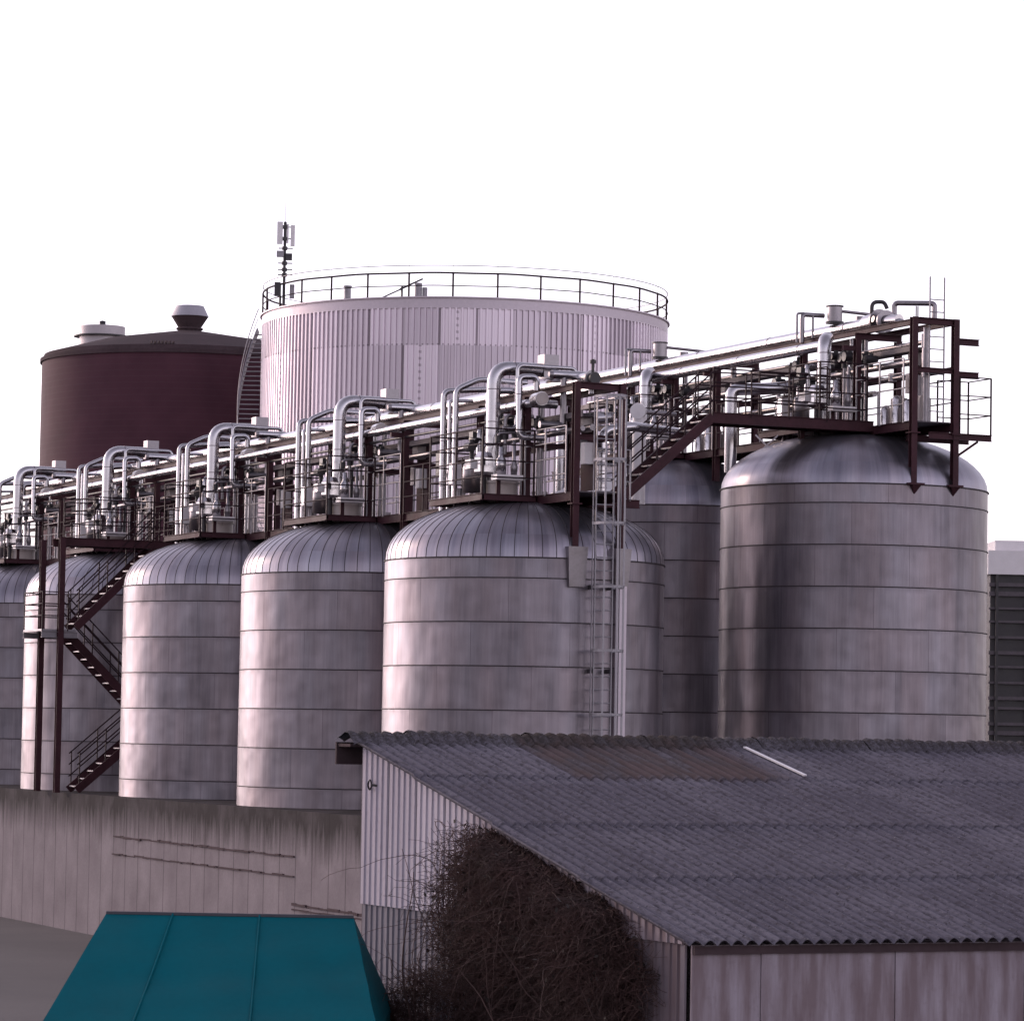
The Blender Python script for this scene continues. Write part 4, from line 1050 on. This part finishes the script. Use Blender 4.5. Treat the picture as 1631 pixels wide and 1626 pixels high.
# ---------------- shed
GA = R(64.0); BE = R(26.0)
S0 = (-1.954, 48.0)              # high corner, in metres right of / along the line of sight
def shed(u, v, z): 
    "u along the ridge, v down the slope (level distance)"
    return view_pt(S0[0]+u*math.cos(BE)+v*math.cos(GA), S0[1]+u*math.sin(BE)-v*math.sin(GA), z)
RZ, SL = -0.18, 0.2333
SW = 9.15; SLEN = 22.0
def roof_z(v): return RZ - SL*v
org = shed(0, 0, RZ)
e_u = (shed(1, 0, 0)-shed(0, 0, 0)); e_v = (shed(0, 1, 0)-shed(0, 0, 0))
t = thing('corrugated_shed', 'low shed with grey corrugated fibre-cement roof and pale ribbed end wall', 'shed', org + Vector((0, 0, GZ-RZ)))
rotm = Matrix(((e_u.x, e_v.x, 0), (e_u.y, e_v.y, 0), (0, 0, 1)))
def local_obj(m_local, name, mat, parent, at):
    "mesh given in (u, v, z) about the high corner; the object is turned to lie along the shed"
    o0 = origin(parent)
    me = bpy.data.meshes.new(name); me.from_pydata(m_local.v, [], m_local.f)
    me.polygons.foreach_set('use_smooth', m_local.sm); me.materials.append(mat); me.update()
    o = bpy.data.objects.new(name, me); COL.objects.link(o); o.parent = parent
    det = rotm.determinant()
    if det < 0:
        me.transform(Matrix.Diagonal((1, -1, 1, 1))); me.flip_normals()
        rm = Matrix(((e_u.x, -e_v.x, 0), (e_u.y, -e_v.y, 0), (0, 0, 1)))
    else: rm = rotm
    o.rotation_euler = rm.to_euler(); o.location = Vector(at)-o0
    return o
WL = 0.177
def corr(n_per, u0, u1, amp=0.0255):
    n = int((u1-u0)/WL*n_per)
    return [(u0+(u1-u0)*i/n, amp*(2.15*math.sqrt(math.cos(math.pi*(u0+(u1-u0)*i/n)/WL)**2+0.012)-1.2)) for i in range(n+1)]
# roof courses: each laps over the one below
bounds_v = [-0.05, 2.03, 4.40, 6.78, 9.32]
q = random.Random(11)
m = MB()
for i in range(4):
    v0, v1 = bounds_v[i]-(0.12 if i else 0), bounds_v[i+1]
    nsh = 21
    for s in range(nsh):
        u0, u1 = -0.16+s*6*WL, -0.16+(s+1)*6*WL+0.03
        lift = 0.008*(s % 2) + q.uniform(0, 0.005); dv = q.uniform(-0.025, 0.025)
        cr = corr(16, u0, u1, 0.031); vs = []; NV = 5
        for k in range(NV):
            v = v0+(v1+dv-v0)*k/(NV-1)
            zb = roof_z(v) + 0.035 + 0.024*(k/(NV-1)) + lift
            for u, h in cr: vs.append((u, v, zb-RZ+h))
        nn = len(cr)
        fs = [(k*nn+j, (k+1)*nn+j, (k+1)*nn+j+1, k*nn+j+1) for k in range(NV-1) for j in range(nn-1)]
        m.add(vs, fs, True)
        # cut end and side edge of the sheet
        th = 0.022 if i < 3 else 0.014
        end = vs[-nn:]; low = [(a, b, c-th) for a, b, c in end]
        m.add(end+low, [(j, nn+j, nn+j+1, j+1) for j in range(nn-1)], False)
        sd = [vs[k*nn] for k in range(NV)]; lw = [(a, b, c-th) for a, b, c in sd]
        m.add(sd+lw, [(j, j+1, NV+j+1, NV+j) for j in range(NV-1)], False)
        # underside
        und = [(a, b, c-th) for a, b, c in vs]
        m.add(und, [tuple(reversed(f)) for f in fs], True)
rf = local_obj(m, 'roof', M['fibre'], t, org)
# ridge capping: scalloped pieces overlapping one another
m = MB(); u = -0.24; i = 0
while u < SLEN:
    L = 0.95; cr = corr(12, u, u+L, 0.026); vs = []
    lift = 0.02*(i % 2)+q.uniform(0, 0.012)
    for v, h in ((-0.42, 0.02), (-0.2, 0.085), (-0.06, 0.13), (0.06, 0.13), (0.16, 0.092), (0.25, 0.055)):
        for uu, hh in cr: vs.append((uu, v, roof_z(max(v, 0))-RZ+h+lift+hh*(0.8 if abs(v) < 0.1 else 1.0)+q.uniform(-0.004, 0.004)))
    nn = len(cr)
    fs = [(k*nn+j, (k+1)*nn+j, (k+1)*nn+j+1, k*nn+j+1) for k in range(5) for j in range(nn-1)]
    m.add(vs, fs, True)
    end = vs[-nn:]; low = [(a, b, c-0.035) for a, b, c in end]
    m.add(end+low, [(j, nn+j, nn+j+1, j+1) for j in range(nn-1)], False)
    u += 0.9; i += 1
local_obj(m, 'ridge_cap', M['fibre'], rf, org).location = (0, 0, 0)
rf.children[0].rotation_euler = (0, 0, 0)
# pale strip lying in a corrugation
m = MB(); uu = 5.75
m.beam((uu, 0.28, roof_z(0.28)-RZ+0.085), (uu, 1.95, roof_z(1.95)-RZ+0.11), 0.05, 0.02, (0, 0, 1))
o = local_obj(m, 'pale_strip', M['white'], rf, org); o.location = (0, 0, 0); o.rotation_euler = (0, 0, 0)
# end wall: profiled sheets standing on edge, in two tiers
def wall_tier(z_lo, z_hi, du, name, mat):
    m = MB(); pr = []
    v = 0.0
    while v < SW:
        for f, d in ((0.0, 0.0), (0.72, 0.0), (0.80, 0.020), (0.93, 0.020)):
            if v+f*WL < SW: pr.append((v+f*WL, d))
        v += WL
    vs = []
    for v, d in pr: vs.append((du-d, v, z_lo-RZ))
    for v, d in pr: vs.append((du-d, v, (min(z_hi, roof_z(v)+0.005) if z_hi is not None else roof_z(v)+0.005)-RZ))
    nn = len(pr)
    m.add(vs, [(j, nn+j, nn+j+1, j+1) for j in range(nn-1)], False)
    lo2 = [(a+0.012, b, c) for a, b, c in vs[:nn]]
    m.add(vs[:nn]+lo2, [(j, j+1, nn+j+1, nn+j) for j in range(nn-1)], False)
    return local_obj(m, name, mat, t, org)
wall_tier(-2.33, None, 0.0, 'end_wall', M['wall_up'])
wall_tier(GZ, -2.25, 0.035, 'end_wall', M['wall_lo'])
# eave wall and high wall (plain flat sheet), verge board, fascia under the ridge overhang
m = MB(); vv = SW
u = 0.045
while u < SLEN:
    m.box(u, u+0.88, vv-0.05, vv-0.02+0.012*(int(u/0.89) % 2), GZ-RZ, roof_z(vv)-RZ-0.02); u += 0.885
m.box(0.06, SLEN, 0.0, 0.04, GZ-RZ, -0.03)
local_obj(m, 'side_wall', M['wall_up'], t, org)
m = MB(); m.box(-0.2, SLEN, -0.46, -0.42, -0.30, 0.0); m.box(-0.18, SLEN, -0.42, 0.0, -0.06, -0.02)
local_obj(m, 'fascia', M['darkroof'], t, org)
m = MB(); m.box(0.05, SLEN, SW+0.0, SW+0.03, roof_z(SW)-RZ-0.12, roof_z(SW)-RZ-0.03)
local_obj(m, 'eave_board', M['darkroof'], t, org)
m = MB(); m.lathe([(0.055, -0.012), (0.075, 0.0), (0.055, 0.012), (0.055, -0.012)], (0, 0, 0), 16)
m.v = [(-0.06+z, 0.40+x, -0.56+y) for x, y, z in m.v]; m.beam((-0.06, 0.46, -0.56), (0.0, 0.52, -0.57), 0.03, 0.03)
local_obj(m, 'wall_ring', M['dark'], t, org)

# ---------------- climbing bare shrub on the end wall
def shrub(name, label, v0, v1, top, base, dens, seed, outmax, stems_n, tw_len=0.5):
    q = random.Random(seed)
    c = shed(-0.3, (v0+v1)/2, base)
    t = thing(name, label, 'shrub', c)
    ms = MB(); mt = MB(); ml = MB()
    def P(v, o, z): return shed(-o, v, z)
    def wander(p, d, L, r0, n, curl, mb, sides, grav=0.0):
        pts = [p.copy()]; rad = [r0]; st = L/n
        for i in range(n):
            d = d + Vector((q.gauss(0, curl), q.gauss(0, curl), q.gauss(0, curl)+grav)); d.normalize()
            p = p + d*st
            vv_ = (p-org).dot(e_v); lim = roof_z(max(0, min(SW, vv_))) - 0.10
            if p.z > lim: p.z = lim - 0.02*q.random(); d.z = -abs(d.z)
            pts.append(p.copy()); rad.append(max(0.0025, r0*(1-0.75*(i+1)/n)))
        mb.sweep(pts, rad, sides, False); return pts, d
    nodes = []
    for i in range(stems_n):
        v = q.uniform(v0+0.25, v1-0.25); p = P(v, q.uniform(0.06, outmax), base)
        hgt = max(0.5, top(v)-base)
        pts, d = wander(p, Vector((q.gauss(0, .15), q.gauss(0, .15), 1)), hgt*q.uniform(0.75, 1.02), q.uniform(0.008, 0.02), 16, 0.13, ms, 5, 0.05)
        nodes += pts[3:]
    cnt = int(dens)
    for i in range(cnt):
        # twigs fill the volume, thicker towards the middle
        w = q.random()
        w = math.sqrt(w*0.45) if w < 0.45 else (1-math.sqrt((1-w)*0.3) if w > 0.7 else w)
        v = v0+(v1-v0)*w
        tz = top(v); z = base + (tz-base)*(q.random()**0.55)*(q.uniform(0.78, 1.0) if v < v0+1.4 else 1.0)
        o = 0.05+outmax*q.random()**1.3*(1-0.75*min(1, max(0, (z-base)/(tz-base)))**4)
        cl = noise.noise(Vector((v*1.7, z*1.7, seed)))+0.5*noise.noise(Vector((v*4.1, z*4.1, seed+3)))
        edge = min(1, (v-v0)/1.6, (v1-v)/1.9)
        if cl < 0.42-0.95*edge-0.12: continue
        p = P(v, o, z)
        d = Vector((q.gauss(0, 1), q.gauss(0, 1), q.gauss(0, 0.8))).normalized()
        L = tw_len*q.uniform(0.4, 1.9)
        pts, d = wander(p, d, L, q.uniform(0.003, 0.0075), 7, 0.38, mt, 3, -0.05)
        if q.random() < 0.07:
            k = q.choice(pts[2:])
            for j in range(2):
                a = Vector((q.gauss(0, 1), q.gauss(0, 1), q.gauss(0, 1)))*0.022; b_ = Vector((q.gauss(0, 1), q.gauss(0, 1), q.gauss(0, 1)))*0.022
                kk = k + Vector((q.gauss(0, .06), q.gauss(0, .06), q.gauss(0, .06)))
                ml.add([kk, kk+a, kk+a+b_, kk+b_], [(0, 1, 2, 3)], False)
    # long pale arching canes
    for i in range(int(dens/330)):
        v = q.uniform(v0+0.1*(v1-v0), v1-0.08*(v1-v0)); z = base+(top(v)-base)*q.uniform(0.35, 0.98)
        p = P(v, outmax*q.uniform(0.7, 1.1), z)
        wander(p, Vector((q.gauss(0, 1), q.gauss(0, 1), q.gauss(0.1, 0.6))).normalized(), q.uniform(0.8, 2.0), 0.0055, 14, 0.2, ms, 4, -0.09)
    ms.build('stem', M['stem'], t); mt.build('twigs', M['twig'], t); ml.build('dead_leaves', M['dryleaf'], t)
    return t
def top_main(v):
    if v < 3.1: return -3.0 + max(0, (v-2.2))/0.9*1.85
    return roof_z(v)-0.03 - max(0, 4.0-v)*0.2 - max(0, v-7.2)*0.5
shrub('climbing_shrub', 'dark tangled leafless creeper smothering the pale end wall of the shed', 2.7, 8.6, top_main, -4.6, 21000, 21, 0.42, 34)
shrub('low_bramble', 'low brown bramble at the foot of the end wall, left of the big creeper', 0.55, 2.9, lambda v: -3.35+0.22*math.sin(3.1*v)+0.25*(v-1.2)*0.35, -4.8, 2600, 5, 0.8, 20, 0.35)

# ---------------- teal tarpaulin tent
t = thing('market_tent', 'teal tarpaulin tent roof in front of the concrete plinth', 'tent', view_pt(-3.2, 44, GZ))
d0, d1 = 44.0, 41.6
xr, xl = -1.86, -4.9
zr, ze = -2.31, -3.55
m = MB()
A_, B_ = view_pt(xl, d0, zr), view_pt(xr, d0, zr)
C_, D_ = view_pt(xr+0.42, d1, ze), view_pt(xl-0.5, d1, ze)
E_, F_ = view_pt(xr+0.42, d0+2.4, ze), view_pt(xl-0.5, d0+2.4, ze)
def sheet(m, a, b, c, d, n=28, sag=0.05):
    vs = []
    for i in range(n+1):
        for j in range(n+1):
            u, w = i/n, j/n
            p = a.lerp(b, u).lerp(d.lerp(c, u), w)
            p = p - Vector((0, 0, sag*math.sin(math.pi*u)*math.sin(math.pi*w))) + Vector((0, 0, (0.012*math.sin(9*u+5*w)+0.010*math.sin(23*u-7*w)+0.008*math.sin(3*u+19*w))*math.sin(math.pi*w)*math.sin(math.pi*min(1, u*6)/2)))
            vs.append(p)
    m.add(vs, [(i*(n+1)+j, i*(n+1)+j+1, (i+1)*(n+1)+j+1, (i+1)*(n+1)+j) for i in range(n) for j in range(n)], True)
sheet(m, A_, B_, C_, D_); sheet(m, B_, A_, F_, E_)
sheet(m, B_, B_+Vector((0.001, 0, 0)), E_, C_, 10, 0.03); sheet(m, A_, A_+Vector((0.001, 0, 0)), D_, F_, 10, 0.03)
for a, b in ((C_, D_), (D_, F_), (F_, E_), (E_, C_)):
    sheet(m, a, b, b-Vector((0, 0, 0.25)), a-Vector((0, 0, 0.25)), 10, 0.0)
m.build('canopy', M['teal'], t)
for k in (0.27, 0.62):
    m = MB(); a_, b_ = A_.lerp(B_, k), D_.lerp(C_, k)
    pts = [a_.lerp(b_, j/12)-Vector((0, 0, 0.05*math.sin(math.pi*k)*math.sin(math.pi*j/12)-0.012)) for j in range(13)]
    m.sweep(pts, [0.014]*13, 5); m.build('seam', M['teal'], t)
m = MB(); m.tube(A_+Vector((0, 0, -0.005)), B_+Vector((0, 0, -0.005)), 0.03, 8); m.build('ridge_pole', M['tube'], t)
for p_ in (C_, D_, E_, F_):
    q_ = Vector((p_.x, p_.y, GZ)); m = MB(); m.tube(q_, p_, 0.03, 8); m.build('leg', M['tube'], t)

# ------------------------------------------------------------------ light, sky, camera
w = bpy.data.worlds.new("World"); sc.world = w; w.use_nodes = True
nt = w.node_tree; bg = nt.nodes['Background']
sky = nt.nodes.new('ShaderNodeTexSky'); sky.sky_type = 'NISHITA'; sky.sun_disc = False
# direction to the sun: to the left of the view and a little beyond the tanks
sd = Vector((-0.80*CS + 0.60*SN, 0.80*SN + 0.60*CS, 0.30)).normalized()
el = math.asin(sd.z); az = math.atan2(sd.x, sd.y)
sky.sun_elevation = el; sky.sun_rotation = az
sky.air_density = 1.0; sky.dust_density = 0.6; sky.ozone_density = 1.0; sky.altitude = 50
hs = nt.nodes.new('ShaderNodeHueSaturation'); hs.inputs['Saturation'].default_value = 0.30
mx = nt.nodes.new('ShaderNodeMix'); mx.data_type = 'RGBA'; mx.blend_type = 'MULTIPLY'; mx.inputs[0].default_value = 1.0
mx.inputs[7].default_value = (1.05, 0.925, 1.03, 1)
nt.links.new(sky.outputs[0], hs.inputs['Color']); nt.links.new(hs.outputs[0], mx.inputs[6]); nt.links.new(mx.outputs[2], bg.inputs[0])
bg.inputs[1].default_value = 0.15
sun = bpy.data.lights.new('sun', 'SUN'); sun.energy = 0.5; sun.angle = R(12.0); sun.color = (1.0, 0.74, 0.52)
so = bpy.data.objects.new('sun', sun); COL.objects.link(so)
so.rotation_euler = (-sd).to_track_quat('-Z', 'Y').to_euler()

cam = bpy.data.cameras.new('camera'); co = bpy.data.objects.new('camera', cam); COL.objects.link(co); sc.camera = co
cam.sensor_fit = 'HORIZONTAL'; cam.sensor_width = 36.0; cam.lens = 36.0*5670/1631
cam.clip_start = 0.5; cam.clip_end = 3000
pit, rol = R(3.552), R(1.0)
rgt = Vector((CS, -SN, 0)); fw0 = Vector((SN, CS, 0)); upv = Vector((0, 0, 1))
fw = (fw0*math.cos(pit)+upv*math.sin(pit)).normalized(); up = rgt.cross(fw).normalized()
r2 = rgt*math.cos(rol)+up*math.sin(rol); u2 = up*math.cos(rol)-rgt*math.sin(rol)
co.matrix_world = Matrix(((r2.x, u2.x, -fw.x, CAM.x), (r2.y, u2.y, -fw.y, CAM.y), (r2.z, u2.z, -fw.z, CAM.z), (0, 0, 0, 1)))

sc.view_settings.view_transform = 'Standard'; sc.view_settings.look = 'None'
sc.view_settings.exposure = 0.85; sc.view_settings.gamma = 1.0
sc.cycles.use_denoising = True
sc.cycles.max_bounces = 8
